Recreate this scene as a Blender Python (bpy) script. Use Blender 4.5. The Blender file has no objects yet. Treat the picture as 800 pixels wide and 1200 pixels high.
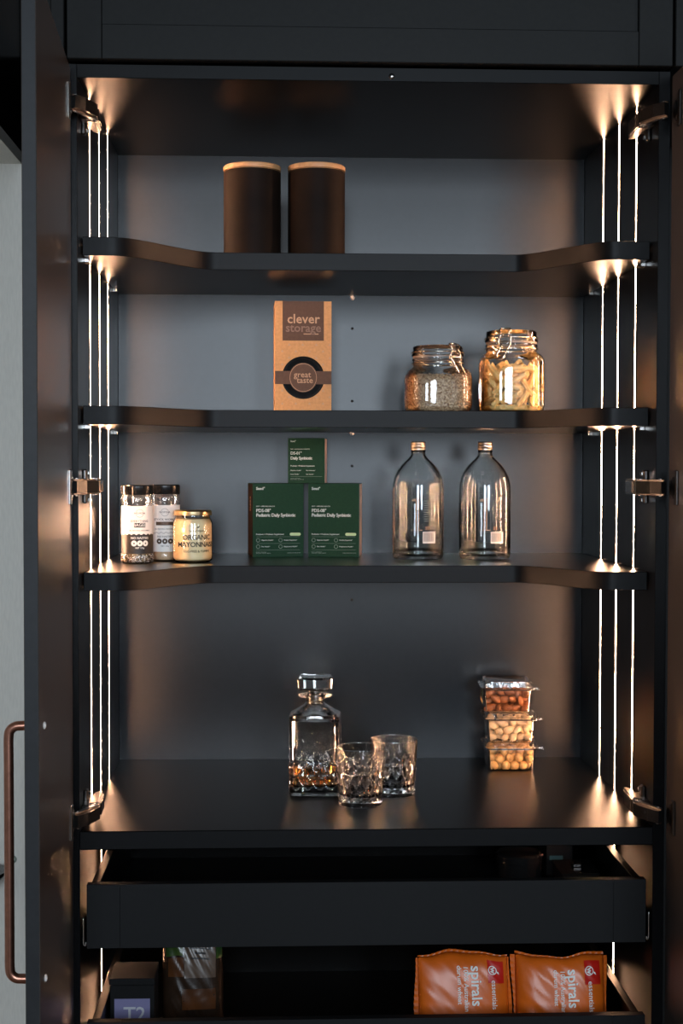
import bpy, bmesh, math, random
import numpy as np
from mathutils import Vector, Matrix

random.seed(7)
rng = np.random.default_rng(7)
scene = bpy.context.scene
COL = scene.collection
PI = math.pi

# ------------------------------------------------------------------ camera
cam_data = bpy.data.cameras.new('camera')
cam_data.sensor_fit = 'VERTICAL'
cam_data.sensor_height = 36.0
cam_data.lens = 36.0 * 1720.0 / 1200.0
cam = bpy.data.objects.new('camera', cam_data)
COL.objects.link(cam)
YAW, PITCH, ROLL = 0.04131, 0.03062, -0.00177
cam.matrix_world = (Matrix.Translation((-0.1377, -2.2815, 1.48)) @ Matrix.Rotation(-YAW, 4, 'Z')
                    @ Matrix.Rotation(PI / 2 - PITCH, 4, 'X') @ Matrix.Rotation(-ROLL, 4, 'Z'))
scene.camera = cam

# ------------------------------------------------------------------ world, windows, exposure
world = bpy.data.worlds.new('world')
scene.world = world
world.use_nodes = True
world.node_tree.nodes['Background'].inputs[0].default_value = (0.75, 0.87, 1.0, 1)
world.node_tree.nodes['Background'].inputs[1].default_value = 0.012


def window_light(name, loc, target, sx, sy, power, color):
    d = bpy.data.lights.new(name, 'AREA')
    d.shape = 'RECTANGLE'
    d.size, d.size_y = sx, sy
    d.energy = power
    d.color = color
    o = bpy.data.objects.new(name, d)
    COL.objects.link(o)
    o.location = loc
    o.rotation_euler = (Vector(target) - Vector(loc)).to_track_quat('-Z', 'Y').to_euler()
    return o


window_light('window_light', (2.6, -3.4, 1.95), (0.1, 0.3, 1.5), 0.6, 1.5, 14, (0.80, 0.90, 1.0))
for wx in (-0.32, 0.92):            # two panes of one window behind the camera
    window_light('window_light', (wx, -4.0, 1.92), (wx * 0.6, 0.3, 1.6), 0.62, 1.2, 54, (0.76, 0.88, 1.0))

scene.view_settings.view_transform = 'Standard'
scene.view_settings.look = 'None'
scene.view_settings.exposure = 0.0
scene.view_settings.gamma = 1.0
scene.view_settings.use_curve_mapping = False
scene.cycles.max_bounces = 16
scene.cycles.transmission_bounces = 14
scene.cycles.transparent_max_bounces = 24
scene.cycles.glossy_bounces = 6
scene.cycles.diffuse_bounces = 4
scene.cycles.sample_clamp_indirect = 80.0


# ------------------------------------------------------------------ materials
def new_mat(name):
    m = bpy.data.materials.new(name)
    m.use_nodes = True
    nt = m.node_tree
    for n in list(nt.nodes):
        nt.nodes.remove(n)
    out = nt.nodes.new('ShaderNodeOutputMaterial')
    return m, nt, out


def mat(name, color, rough=0.5, metal=0.0, vary=0.12, scale=40.0, bump=0.0, spec=0.5, stretch=(1, 1, 1),
        coat=0.0, trans=0.0, ior=1.5, rvary=0.0, color2=None):
    m, nt, out = new_mat(name)
    b = nt.nodes.new('ShaderNodeBsdfPrincipled')
    nt.links.new(b.outputs[0], out.inputs[0])
    tc = nt.nodes.new('ShaderNodeTexCoord')
    mp = nt.nodes.new('ShaderNodeMapping')
    mp.inputs['Scale'].default_value = stretch
    nt.links.new(tc.outputs['Object'], mp.inputs[0])
    nz = nt.nodes.new('ShaderNodeTexNoise')
    nz.inputs['Scale'].default_value = scale
    nz.inputs['Detail'].default_value = 4
    nt.links.new(mp.outputs[0], nz.inputs[0])
    rp = nt.nodes.new('ShaderNodeValToRGB')
    c = color
    c2 = color2 or tuple(min(1, x * (1 + vary)) for x in c)
    c1 = tuple(x * (1 - vary) for x in c) if color2 is None else c
    rp.color_ramp.elements[0].position = 0.3
    rp.color_ramp.elements[1].position = 0.7
    rp.color_ramp.elements[0].color = (*c1, 1)
    rp.color_ramp.elements[1].color = (*c2, 1)
    nt.links.new(nz.outputs[0], rp.inputs[0])
    nt.links.new(rp.outputs[0], b.inputs['Base Color'])
    b.inputs['Roughness'].default_value = rough
    b.inputs['Metallic'].default_value = metal
    b.inputs['Specular IOR Level'].default_value = spec
    b.inputs['Coat Weight'].default_value = coat
    b.inputs['Transmission Weight'].default_value = trans
    b.inputs['IOR'].default_value = ior
    if rvary:
        mr = nt.nodes.new('ShaderNodeMapRange')
        mr.inputs[3].default_value = max(0.02, rough - rvary)
        mr.inputs[4].default_value = rough + rvary
        nt.links.new(nz.outputs[0], mr.inputs[0])
        nt.links.new(mr.outputs[0], b.inputs['Roughness'])
    if bump:
        bp = nt.nodes.new('ShaderNodeBump')
        bp.inputs['Strength'].default_value = bump
        bp.inputs['Distance'].default_value = 0.001
        nt.links.new(nz.outputs[0], bp.inputs['Height'])
        nt.links.new(bp.outputs[0], b.inputs['Normal'])
    return m


def satin(name, color, rough, ior=1.45, vary=0.1, scale=90.0, bump=0.0):
    """satin laminate: diffuse board under a tight-lobed sheen that mirrors by Fresnel"""
    m, nt, out = new_mat(name)
    d = nt.nodes.new('ShaderNodeBsdfDiffuse')
    g = nt.nodes.new('ShaderNodeBsdfGlossy')
    g.distribution = 'BECKMANN'
    g.inputs['Roughness'].default_value = rough
    g.inputs['Color'].default_value = (1, 1, 1, 1)
    f = nt.nodes.new('ShaderNodeFresnel')
    f.inputs[0].default_value = ior
    mx = nt.nodes.new('ShaderNodeMixShader')
    nt.links.new(f.outputs[0], mx.inputs[0])
    nt.links.new(d.outputs[0], mx.inputs[1])
    nt.links.new(g.outputs[0], mx.inputs[2])
    nt.links.new(mx.outputs[0], out.inputs[0])
    tc = nt.nodes.new('ShaderNodeTexCoord')
    nz = nt.nodes.new('ShaderNodeTexNoise')
    nz.inputs['Scale'].default_value = scale
    nz.inputs['Detail'].default_value = 4
    nt.links.new(tc.outputs['Object'], nz.inputs[0])
    rp = nt.nodes.new('ShaderNodeValToRGB')
    rp.color_ramp.elements[0].position = 0.3
    rp.color_ramp.elements[1].position = 0.7
    rp.color_ramp.elements[0].color = (*[x * (1 - vary) for x in color], 1)
    rp.color_ramp.elements[1].color = (*[x * (1 + vary) for x in color], 1)
    nt.links.new(nz.outputs[0], rp.inputs[0])
    nt.links.new(rp.outputs[0], d.inputs[0])
    if bump:
        bp = nt.nodes.new('ShaderNodeBump')
        bp.inputs['Strength'].default_value = bump
        bp.inputs['Distance'].default_value = 0.001
        nt.links.new(nz.outputs[0], bp.inputs['Height'])
        nt.links.new(bp.outputs[0], d.inputs['Normal'])
        nt.links.new(bp.outputs[0], g.inputs['Normal'])
    return m


def glass_mat(name, color=(1, 1, 1), ior=1.5, rough=0.0):
    m, nt, out = new_mat(name)
    b = nt.nodes.new('ShaderNodeBsdfPrincipled')
    b.inputs['Base Color'].default_value = (*color, 1)
    b.inputs['Roughness'].default_value = rough
    b.inputs['Transmission Weight'].default_value = 1.0
    b.inputs['IOR'].default_value = ior
    nt.links.new(b.outputs[0], out.inputs[0])
    return m


def thin_mat(name, tint=(0.95, 0.95, 0.95), ior=1.5, rough=0.03, base=0.0, bump=0.0):
    """thin clear wall: light passes straight through, the surface mirrors by Fresnel"""
    m, nt, out = new_mat(name)
    t = nt.nodes.new('ShaderNodeBsdfTransparent')
    t.inputs[0].default_value = (*tint, 1)
    g = nt.nodes.new('ShaderNodeBsdfGlossy')
    g.inputs['Color'].default_value = (1, 1, 1, 1)
    g.inputs['Roughness'].default_value = rough
    f = nt.nodes.new('ShaderNodeFresnel')
    f.inputs[0].default_value = ior
    mx = nt.nodes.new('ShaderNodeMixShader')
    ad = nt.nodes.new('ShaderNodeMath')
    ad.operation = 'ADD'
    ad.use_clamp = True
    ad.inputs[1].default_value = base
    nt.links.new(f.outputs[0], ad.inputs[0])
    nt.links.new(ad.outputs[0], mx.inputs[0])
    nt.links.new(t.outputs[0], mx.inputs[1])
    nt.links.new(g.outputs[0], mx.inputs[2])
    nt.links.new(mx.outputs[0], out.inputs[0])
    if bump:
        tc = nt.nodes.new('ShaderNodeTexCoord')
        nz = nt.nodes.new('ShaderNodeTexNoise')
        nz.inputs['Scale'].default_value = 60
        nt.links.new(tc.outputs['Object'], nz.inputs[0])
        bp = nt.nodes.new('ShaderNodeBump')
        bp.inputs['Strength'].default_value = bump
        bp.inputs['Distance'].default_value = 0.002
        nt.links.new(nz.outputs[0], bp.inputs['Height'])
        nt.links.new(bp.outputs[0], g.inputs['Normal'])
    return m


def emit_mat(name, color, strength):
    m, nt, out = new_mat(name)
    e = nt.nodes.new('ShaderNodeEmission')
    e.inputs[0].default_value = (*color, 1)
    e.inputs[1].default_value = strength
    nt.links.new(e.outputs[0], out.inputs[0])
    return m


LED_STRENGTH = 225.0
M = {
    'back': satin('charcoal_laminate', (0.0060, 0.0085, 0.0120), 0.295, 1.39, 0.12, 90, 0.02),
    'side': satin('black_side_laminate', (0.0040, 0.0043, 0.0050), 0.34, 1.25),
    'shelf': satin('black_shelf_laminate', (0.0018, 0.0018, 0.0018), 0.345, 1.15),
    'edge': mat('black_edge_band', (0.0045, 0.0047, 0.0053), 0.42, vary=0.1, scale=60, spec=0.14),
    'dooredge': mat('charcoal_edge_band', (0.015, 0.016, 0.018), 0.5, vary=0.12, scale=110, spec=0.25),
    'front': mat('charcoal_front', (0.0060, 0.0064, 0.0071), 0.55, vary=0.1, scale=140, bump=0.05, spec=0.2),
    'over': mat('matt_charcoal_door', (0.0100, 0.0101, 0.0098), 0.50, vary=0.1, scale=140, bump=0.05, spec=0.16),
    'door': satin('charcoal_door', (0.048, 0.042, 0.039), 0.38, 1.38),
    'niche': mat('pale_grey_board', (0.70, 0.68, 0.625), 0.6, vary=0.05, scale=60, bump=0.05, stretch=(6, 6, 1)),
    'floor': mat('oak_floor', (0.16, 0.10, 0.06), 0.5, vary=0.2, scale=12, stretch=(8, 1, 1)),
    'led': emit_mat('warm_led_diffuser', (1.0, 0.54, 0.31), LED_STRENGTH),
    'alu': mat('black_anodised_channel', (0.03, 0.028, 0.027), 0.35, metal=0.8),
    'copper': mat('copper_handle', (0.36, 0.17, 0.12), 0.32, metal=1.0, vary=0.15, scale=80),
    'steel': mat('onyx_steel', (0.13, 0.12, 0.115), 0.28, metal=1.0, vary=0.15, scale=90),
    'bright': mat('nickel_steel', (0.62, 0.60, 0.58), 0.22, metal=1.0, vary=0.05),
    'blackplastic': mat('black_plastic', (0.008, 0.008, 0.008), 0.20),
    'white': mat('white_plastic', (0.75, 0.74, 0.72), 0.4, vary=0.03),
    'hole': mat('dark_hole', (0.004, 0.004, 0.004), 0.9),
    'canister': mat('dark_stoneware', (0.006, 0.004, 0.0034), 0.6, color2=(0.016, 0.009, 0.006), scale=14, bump=0.25, spec=0.08),
    'wood': mat('acacia_lid', (0.42, 0.21, 0.085), 0.45, color2=(0.62, 0.36, 0.17), scale=16, stretch=(1, 6, 6), bump=0.08),
    'kraft': mat('kraft_card', (0.64, 0.35, 0.155), 0.75, vary=0.10, scale=220, bump=0.06, spec=0.2),
    'taupe': mat('taupe_print', (0.120, 0.072, 0.052), 0.7, vary=0.08, scale=200, spec=0.2),
    'cream_ink': mat('cream_ink', (0.56, 0.36, 0.22), 0.7, vary=0.03),
    'dim_ink': mat('dim_ink', (0.25, 0.16, 0.12), 0.7, vary=0.03),
    'green': mat('green_card', (0.012, 0.046, 0.022), 0.6, vary=0.08, scale=200, spec=0.12),
    'greenside': mat('pale_copper_side', (0.70, 0.50, 0.40), 0.45, vary=0.1),
    'darkbrown': mat('dark_brown_side', (0.012, 0.007, 0.004), 0.6, spec=0.1),
    'whiteink': mat('white_ink', (0.78, 0.80, 0.76), 0.6, vary=0.02),
    'greyink': mat('grey_ink', (0.30, 0.36, 0.31), 0.6, vary=0.02),
    'lime': mat('lime_ink', (0.52, 0.68, 0.36), 0.6, vary=0.02),
    'glass': glass_mat('clear_glass', (0.97, 0.985, 0.975), 1.5, 0.02),
    'crystal': glass_mat('lead_crystal', (1.0, 0.985, 0.965), 1.62, 0.03),
    'whisky': glass_mat('amber_whisky', (0.62, 0.26, 0.05), 1.36),
    'thin': thin_mat('thin_clear_glass', (0.975, 0.975, 0.965), 1.5, 0.04, 0.03),
    'pet': thin_mat('clear_plastic', (0.975, 0.965, 0.95), 1.5, 0.14, 0.05, bump=0.6),
    'wire': mat('clasp_wire', (0.75, 0.68, 0.58), 0.22, metal=1.0, vary=0.05),
    'gasket': mat('clear_gasket', (0.20, 0.16, 0.13), 0.4),
    'seed': mat('mixed_seed', (0.20, 0.080, 0.030), 0.45, color2=(0.92, 0.70, 0.46), scale=300),
    'pasta': mat('dry_pasta', (0.90, 0.55, 0.18), 0.45, color2=(0.96, 0.72, 0.32), scale=120),
    'label': mat('white_label', (0.92, 0.88, 0.84), 0.5, vary=0.02),
    'blackink': mat('black_ink', (0.010, 0.009, 0.009), 0.5, vary=0.02),
    'brownink': mat('brown_ink', (0.085, 0.045, 0.022), 0.5, vary=0.05),
    'bagel': mat('sesame_seasoning', (0.55, 0.38, 0.20), 0.6, color2=(0.03, 0.02, 0.015), scale=300),
    'stock': mat('stock_powder', (0.62, 0.42, 0.26), 0.7, vary=0.08, scale=200),
    'mayo': mat('mayonnaise', (0.88, 0.72, 0.45), 0.5, vary=0.03),
    'gold': mat('gold_lid', (0.72, 0.52, 0.28), 0.28, metal=1.0, vary=0.05),
    'cap': mat('brushed_cap', (0.70, 0.60, 0.52), 0.30, metal=1.0, vary=0.05),
    'copperink': mat('copper_ink', (0.62, 0.34, 0.20), 0.35, metal=0.6, vary=0.05),
    'almond': mat('almond_skin', (0.21, 0.065, 0.022), 0.42, color2=(0.38, 0.14, 0.05), scale=160, bump=0.3),
    'paleNut': mat('blanched_nut', (0.72, 0.50, 0.27), 0.45, color2=(0.86, 0.66, 0.42), scale=120, bump=0.2),
    'goldNut': mat('roasted_nut', (0.62, 0.32, 0.10), 0.42, color2=(0.80, 0.50, 0.20), scale=130, bump=0.3),
    'orange': mat('orange_film', (0.62, 0.115, 0.008), 0.32, vary=0.08, scale=30, bump=0.05),
    'red': mat('red_film', (0.50, 0.012, 0.006), 0.32, vary=0.04),
    'tea': mat('black_card', (0.006, 0.006, 0.0065), 0.7, spec=0.15),
    'lilac': mat('lilac_label', (0.155, 0.145, 0.27), 0.5, vary=0.04),
    'lilacink': mat('grey_lilac_ink', (0.42, 0.42, 0.46), 0.5, vary=0.02),
    'snack': mat('dark_snack_film', (0.014, 0.008, 0.005), 0.22, color2=(0.026, 0.013, 0.007), scale=30),
    'snackgreen': mat('green_snack_film', (0.05, 0.075, 0.012), 0.22, color2=(0.015, 0.045, 0.012), scale=60),
    'snackorange': mat('orange_snack_film', (0.085, 0.028, 0.008), 0.22, color2=(0.035, 0.014, 0.006), scale=26),
    'snacklabel': mat('brown_snack_label', (0.085, 0.055, 0.038), 0.25, vary=0.1),
    'teal': mat('teal_card', (0.03, 0.10, 0.115), 0.4),
}


# ------------------------------------------------------------------ helpers
def obj(name, verts, faces, m, parent=None, smooth=False, loc=None, recalc=True, angle=None):
    me = bpy.data.meshes.new(name)
    me.from_pydata([tuple(v) for v in verts], [], faces)
    if recalc:
        bm = bmesh.new()
        bm.from_mesh(me)
        bmesh.ops.recalc_face_normals(bm, faces=bm.faces)
        bm.to_mesh(me)
        bm.free()
    me.materials.append(M[m] if isinstance(m, str) else m)
    if smooth:
        for p in me.polygons:
            p.use_smooth = True
        if angle:
            try:
                me.set_sharp_from_angle(angle=math.radians(angle))
            except Exception:
                pass
    o = bpy.data.objects.new(name, me)
    COL.objects.link(o)
    if parent:
        o.parent = parent
    if loc:
        o.location = loc
    return o


def tag(o, label, cat, group=None):
    o['label'] = label
    o['category'] = cat
    if group:
        o['group'] = group
    return o


def thing(name, label, cat, loc=(0, 0, 0), rz=0.0, group=None):
    o = bpy.data.objects.new(name, None)
    o.empty_display_size = 0.02
    COL.objects.link(o)
    o.location = loc
    o.rotation_euler = (0, 0, rz)
    return tag(o, label, cat, group)


def box_vf(x0, x1, y0, y1, z0, z1, bev=0.0, seg=1):
    bm = bmesh.new()
    vs = [bm.verts.new(p) for p in ((x0, y0, z0), (x1, y0, z0), (x1, y1, z0), (x0, y1, z0),
                                    (x0, y0, z1), (x1, y0, z1), (x1, y1, z1), (x0, y1, z1))]
    for f in ((0, 3, 2, 1), (4, 5, 6, 7), (0, 1, 5, 4), (1, 2, 6, 5), (2, 3, 7, 6), (3, 0, 4, 7)):
        bm.faces.new([vs[i] for i in f])
    if bev:
        bmesh.ops.bevel(bm, geom=bm.edges[:], offset=bev, segments=seg, profile=0.5, affect='EDGES')
    bm.verts.index_update()
    v = [tuple(x.co) for x in bm.verts]
    f = [[x.index for x in fc.verts] for fc in bm.faces]
    bm.free()
    return v, f


def box(name, x0, x1, y0, y1, z0, z1, m, parent=None, bev=0.0008, seg=1):
    v, f = box_vf(x0, x1, y0, y1, z0, z1, bev, seg)
    return obj(name, v, f, m, parent)


def merge(*parts):
    V, F = [], []
    for v, f in parts:
        n = len(V)
        V += [tuple(x) for x in v]
        F += [[i + n for i in q] for q in f]
    return V, F


def lathe_vf(prof, n=48, closed=False):
    """prof: list of (r, z); r=0 ends become poles. closed: profile loops back to its start"""
    V, F, rings = [], [], []
    for r, z in prof:
        if r < 1e-6:
            V.append((0, 0, z))
            rings.append([len(V) - 1])
        else:
            s = len(V)
            for i in range(n):
                a = 2 * PI * i / n
                V.append((r * math.cos(a), r * math.sin(a), z))
            rings.append(list(range(s, s + n)))
    pairs = list(zip(rings[:-1], rings[1:]))
    if closed:
        pairs.append((rings[-1], rings[0]))
    for a, b in pairs:
        if len(a) == 1 and len(b) == 1:
            continue
        for i in range(n):
            j = (i + 1) % n
            if len(a) == 1:
                F.append([a[0], b[i], b[j]])
            elif len(b) == 1:
                F.append([a[i], a[j], b[0]])
            else:
                F.append([a[i], a[j], b[j], b[i]])
    return V, F


def loft_vf(secs, n=64, cap0=True, cap1=True):
    """secs: list of (z, rx, ry, exponent) superellipse rings"""
    V, F = [], []
    for z, rx, ry, e in secs:
        for i in range(n):
            a = 2 * PI * i / n
            c, s = math.cos(a), math.sin(a)
            V.append((rx * math.copysign(abs(c) ** (2 / e), c), ry * math.copysign(abs(s) ** (2 / e), s), z))
    for k in range(len(secs) - 1):
        for i in range(n):
            j = (i + 1) % n
            F.append([k * n + i, k * n + j, (k + 1) * n + j, (k + 1) * n + i])
    if cap0:
        F.append(list(range(n))[::-1])
    if cap1:
        F.append(list(range((len(secs) - 1) * n, len(secs) * n)))
    return V, F


def tube_vf(path, r, n=8, closed=False):
    P = [Vector(p) for p in path]
    V, F = [], []
    N = len(P)
    up = None
    for i in range(N):
        if closed:
            t = (P[(i + 1) % N] - P[i - 1]).normalized()
        else:
            t = (P[min(i + 1, N - 1)] - P[max(i - 1, 0)]).normalized()
        if up is None:
            up = t.orthogonal().normalized()
        up = (up - t * up.dot(t))
        up = up.normalized() if up.length > 1e-6 else t.orthogonal().normalized()
        w = t.cross(up)
        for k in range(n):
            a = 2 * PI * k / n
            V.append(P[i] + (up * math.cos(a) + w * math.sin(a)) * r)
    for i in range(N if closed else N - 1):
        j = (i + 1) % N
        for k in range(n):
            l = (k + 1) % n
            F.append([i * n + k, i * n + l, j * n + l, j * n + k])
    if not closed:
        F.append(list(range(n))[::-1])
        F.append(list(range((N - 1) * n, N * n)))
    return V, F


def smooth_path(pts, k=6):
    """Catmull-Rom through pts"""
    P = [Vector(p) for p in pts]
    out = []
    for i in range(len(P) - 1):
        a, b, c, d = P[max(i - 1, 0)], P[i], P[i + 1], P[min(i + 2, len(P) - 1)]
        for s in range(k):
            t = s / k
            out.append(0.5 * ((2 * b) + (c - a) * t + (2 * a - 5 * b + 4 * c - d) * t * t + (-a + 3 * b - 3 * c + d) * t ** 3))
    out.append(P[-1])
    return out


def prism_vf(pts, z0, z1):
    n = len(pts)
    V = [(x, y, z0) for x, y in pts] + [(x, y, z1) for x, y in pts]
    F = [list(range(n))[::-1], list(range(n, 2 * n))]
    F += [[i, (i + 1) % n, n + (i + 1) % n, n + i] for i in range(n)]
    return V, F


def xform(vf, fn):
    return [fn(Vector(v)) for v in vf[0]], vf[1]


def text_vf(body, size, bold=0.0, align='CENTER', spacing=1.0, extr=0.00012, line=1.0, shear=0.0):
    """letters as thin solids in the XY plane, z = thickness"""
    cu = bpy.data.curves.new('letters', 'FONT')
    cu.body = body
    cu.size = size
    cu.align_x = align
    cu.align_y = 'CENTER'
    cu.space_character = spacing
    cu.space_line = line
    cu.extrude = extr
    cu.offset = bold * size
    cu.shear = shear
    cu.resolution_u = 2
    ob = bpy.data.objects.new('letters', cu)
    COL.objects.link(ob)
    dg = bpy.context.evaluated_depsgraph_get()
    me = bpy.data.meshes.new_from_object(ob.evaluated_get(dg))
    V = [tuple(v.co) for v in me.vertices]
    F = [list(p.vertices) for p in me.polygons]
    bpy.data.objects.remove(ob)
    bpy.data.curves.remove(cu)
    bpy.data.meshes.remove(me)
    return V, F


def face_print(vf, x, z, y):
    """put a flat print on a face that looks towards -Y"""
    return xform(vf, lambda v: (x + v.x, y - v.z - 0.00015, z + v.y))


def wrap_print(vf, ang0, z, r):
    """bend a flat print round a cylinder; ang0 = direction of its middle (0 is -Y, positive to +X)"""
    def f(v):
        a = ang0 + v.x / r
        rr = r + 0.0003 + v.z
        return (rr * math.sin(a), -rr * math.cos(a), z + v.y)
    return xform(vf, f)


def rect_vf(w, h, nx=1, ny=1, t=0.0001):
    V, F = [], []
    for k in range(ny + 1):
        for i in range(nx + 1):
            V.append((-w / 2 + w * i / nx, -h / 2 + h * k / ny, t))
    for k in range(ny):
        for i in range(nx):
            a = k * (nx + 1) + i
            F.append([a, a + 1, a + nx + 2, a + nx + 1])
    return V, F


def ring_vf(r0, r1, n=32, t=0.0001):
    V, F = [], []
    for i in range(n):
        a = 2 * PI * i / n
        V += [(r0 * math.cos(a), r0 * math.sin(a), t), (r1 * math.cos(a), r1 * math.sin(a), t)]
    for i in range(n):
        j = (i + 1) % n
        F.append([2 * i, 2 * i + 1, 2 * j + 1, 2 * j])
    return V, F


def disc_vf(r, n=32, t=0.0001):
    return [(r * math.cos(2 * PI * i / n), r * math.sin(2 * PI * i / n), t) for i in range(n)], [list(range(n))]


def shift(vf, dx, dy, dz=0.0):
    return [(v[0] + dx, v[1] + dy, v[2] + dz) for v in vf[0]], vf[1]


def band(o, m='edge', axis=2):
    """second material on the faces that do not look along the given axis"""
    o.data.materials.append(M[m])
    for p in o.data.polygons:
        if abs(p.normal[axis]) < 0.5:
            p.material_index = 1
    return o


# ------------------------------------------------------------------ setting
W, D = 0.45, 0.56                 # half width and depth of the pantry's inside
ZC, ZT = 0.9124, 2.0755           # counter top, underside of the top


def struct(name, vf, m):
    o = obj(name, vf[0], vf[1], m)
    o['kind'] = 'structure'
    return o


o = struct('floor', box_vf(-2.6, 2.6, -4.6, 0.7, -0.05, 0.0), 'floor')
o['label'] = 'brown timber floor in front of the pantry'
o = struct('wall_left', box_vf(-1.3, -0.529, -0.030, 0.0075, 0.0, 1.937), 'niche')
o['label'] = 'pale grey end board of the niche beside the open left door'
o = struct('wall_side', box_vf(-1.30, -1.26, -1.9, -0.030, 0.0, 2.6), 'niche')
o['label'] = 'pale grey wall inside the niche at far left'
o = struct('wall_back', box_vf(-2.6, 2.6, 0.60, 0.66, 0.0, 2.7), 'over')
o['label'] = 'dark wall behind the pantry'
o = struct('trim_1', box_vf(-1.26, -0.529, -1.9, 0.0075, 1.937, 1.955), 'niche')
o['label'] = 'pale grey head board lining the top of the niche'

# ------------------------------------------------------------------ pantry cabinet
pantry = thing('pantry_cabinet', 'tall black pantry cabinet with open doors, curved shelves and warm light strips', 'cabinet')
o = box('back_panel', -W, W, D, D + 0.016, 0.02, ZT + 0.02, 'back', pantry)
o['label'] = 'charcoal back panel'
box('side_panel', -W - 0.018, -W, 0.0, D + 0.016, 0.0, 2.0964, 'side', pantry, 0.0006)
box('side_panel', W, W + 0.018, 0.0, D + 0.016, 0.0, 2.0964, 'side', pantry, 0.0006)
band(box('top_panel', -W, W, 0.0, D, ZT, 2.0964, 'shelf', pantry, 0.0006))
box('base_panel', -W, W, 0.02, D, 0.10, 0.118, 'shelf', pantry)
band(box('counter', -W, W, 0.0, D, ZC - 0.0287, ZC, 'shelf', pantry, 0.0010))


def front_curve(x):
    """front edge of a shelf: ends come forward, the middle is set back"""
    a0, a1 = (0.245, 0.405) if x < 0 else (0.255, 0.395)
    t = min(1, max(0, (abs(x) - a0) / (a1 - a0)))
    s = t * t * (3 - 2 * t)
    return 0.200 + (0.042 - 0.200) * s


SHELVES = (1.8398, 1.5757, 1.3130)
for zt in SHELVES:
    xs = [-W + 0.002 + (2 * W - 0.004) * i / 150 for i in range(151)]
    pts = [(x, front_curve(x)) for x in xs] + [(W - 0.002, D), (-W + 0.002, D)]
    v, f = prism_vf(pts, zt - 0.0292, zt)
    sh = obj('shelf', v, f, 'shelf', pantry, smooth=True, angle=40)
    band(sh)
    md = sh.modifiers.new('bevel', 'BEVEL')
    md.width = 0.0009
    md.segments = 2
    md.limit_method = 'ANGLE'
    md.angle_limit = math.radians(50)
# support pins under the shelves and screws in the back panel
for zt in SHELVES[:2]:
    for sx in (-1, 1):
        for y in (0.075, 0.47):
            v, f = box_vf(-0.009, 0.0, -0.003, 0.003, -0.0065, 0.0, 0.0008)
            p = obj('shelf_pin', [(sx * (W + x), y + yy, zt - 0.0292 + z) for x, yy, z in v], f, 'bright', pantry)
pin_v, pin_f = lathe_vf([(0.0, -0.004), (0.0028, -0.0035), (0.0042, -0.001), (0.0046, 0.0)], 16)
for z in (1.8065, 1.5455):
    obj('screw_cap', [(x, D + zz, y + z) for x, y, zz in pin_v], pin_f, 'white', pantry, smooth=True)
hole_v, hole_f = disc_vf(0.0026, 12, 0)
for z in (1.7474, 1.6075, 1.482, 1.222):
    obj('pin_hole', [(x, D - 0.0003, y + z) for x, y, zz in hole_v], hole_f, 'hole', pantry)
obj('screw', [(0.033 + x, 0.0 + zz * 0.6, y + 2.0835) for x, y, zz in pin_v], pin_f, 'bright', pantry, smooth=True)

# light strips in the side walls: three above the counter, the middle one runs on below it
for sx in (-1, 1):
    for k, y in enumerate((0.137, 0.262, 0.385)):
        z0 = 0.13 if k == 1 else ZC + 0.001
        segs = [(ZC + 0.0012, SHELVES[2] - 0.0305), (SHELVES[2] + 0.0012, SHELVES[1] - 0.0305),
                (SHELVES[1] + 0.0012, SHELVES[0] - 0.0305), (SHELVES[0] + 0.0012, ZT - 0.0012)]
        if k == 1:
            segs = [(0.14, ZC - 0.030)] + segs
        for (za, zb) in segs:
            def sidev(vf):
                return [(sx * (W - x), y + yy, z) for x, yy, z in vf[0]], vf[1]
            v, f = sidev(box_vf(0.0, 0.0012, -0.0027, 0.0027, za, zb))
            st = obj('led_strip', v, f, 'led', pantry)
            st['label'] = 'glowing warm light strip'
            v, f = sidev(merge(box_vf(0.0, 0.0015, -0.0040, -0.0028, za, zb), box_vf(0.0, 0.0015, 0.0028, 0.0040, za, zb)))
            obj('channel', v, f, 'hole', st)


# doors, open at about a right angle
def door_slab(name, xf, sgn, ang, y0=-0.006, wdt=0.462, thick=0.018):
    v, f = box_vf(0, thick, -wdt, 0, 0.10, 2.088, 0.001)
    c, s = math.cos(ang), math.sin(ang)

    def tr(p):
        x, y = p.x * sgn, p.y
        return (xf + x * c - y * s, y0 + x * s + y * c, p.z)
    return tr, band(obj(name, [tr(Vector(p)) for p in v], f, 'door', pantry), 'dooredge', 0)


trL, doorL = door_slab('door', -0.4590, -1, math.radians(2.95))
trR, doorR = door_slab('door', 0.4690, 1, 0.0)
doorL['label'] = 'open left door with copper handle'
doorR['label'] = 'open right door'
# copper handle on the outer face of the left door (local x is distance behind the inner face)
hx, hy = 0.018, -0.405
hz0, hz1 = 0.8265, 1.1510
hp = [(hx - 0.002, hy, hz1), (hx + 0.010, hy, hz1), (hx + 0.0185, hy, hz1 - 0.001), (hx + 0.0245, hy, hz1 - 0.006),
      (hx + 0.0265, hy, hz1 - 0.016), (hx + 0.0265, hy, hz1 - 0.05), (hx + 0.0265, hy, (hz0 + hz1) / 2), (hx + 0.0265, hy, hz0 + 0.05),
      (hx + 0.0265, hy, hz0 + 0.016), (hx + 0.0245, hy, hz0 + 0.006), (hx + 0.0185, hy, hz0 + 0.001), (hx + 0.010, hy, hz0), (hx - 0.002, hy, hz0)]
v, f = tube_vf([trL(Vector(p)) for p in smooth_path(hp, 5)], 0.0063, 14)
hd = obj('handle', v, f, 'copper', doorL, smooth=True)
hd['label'] = 'copper bar handle'
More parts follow.
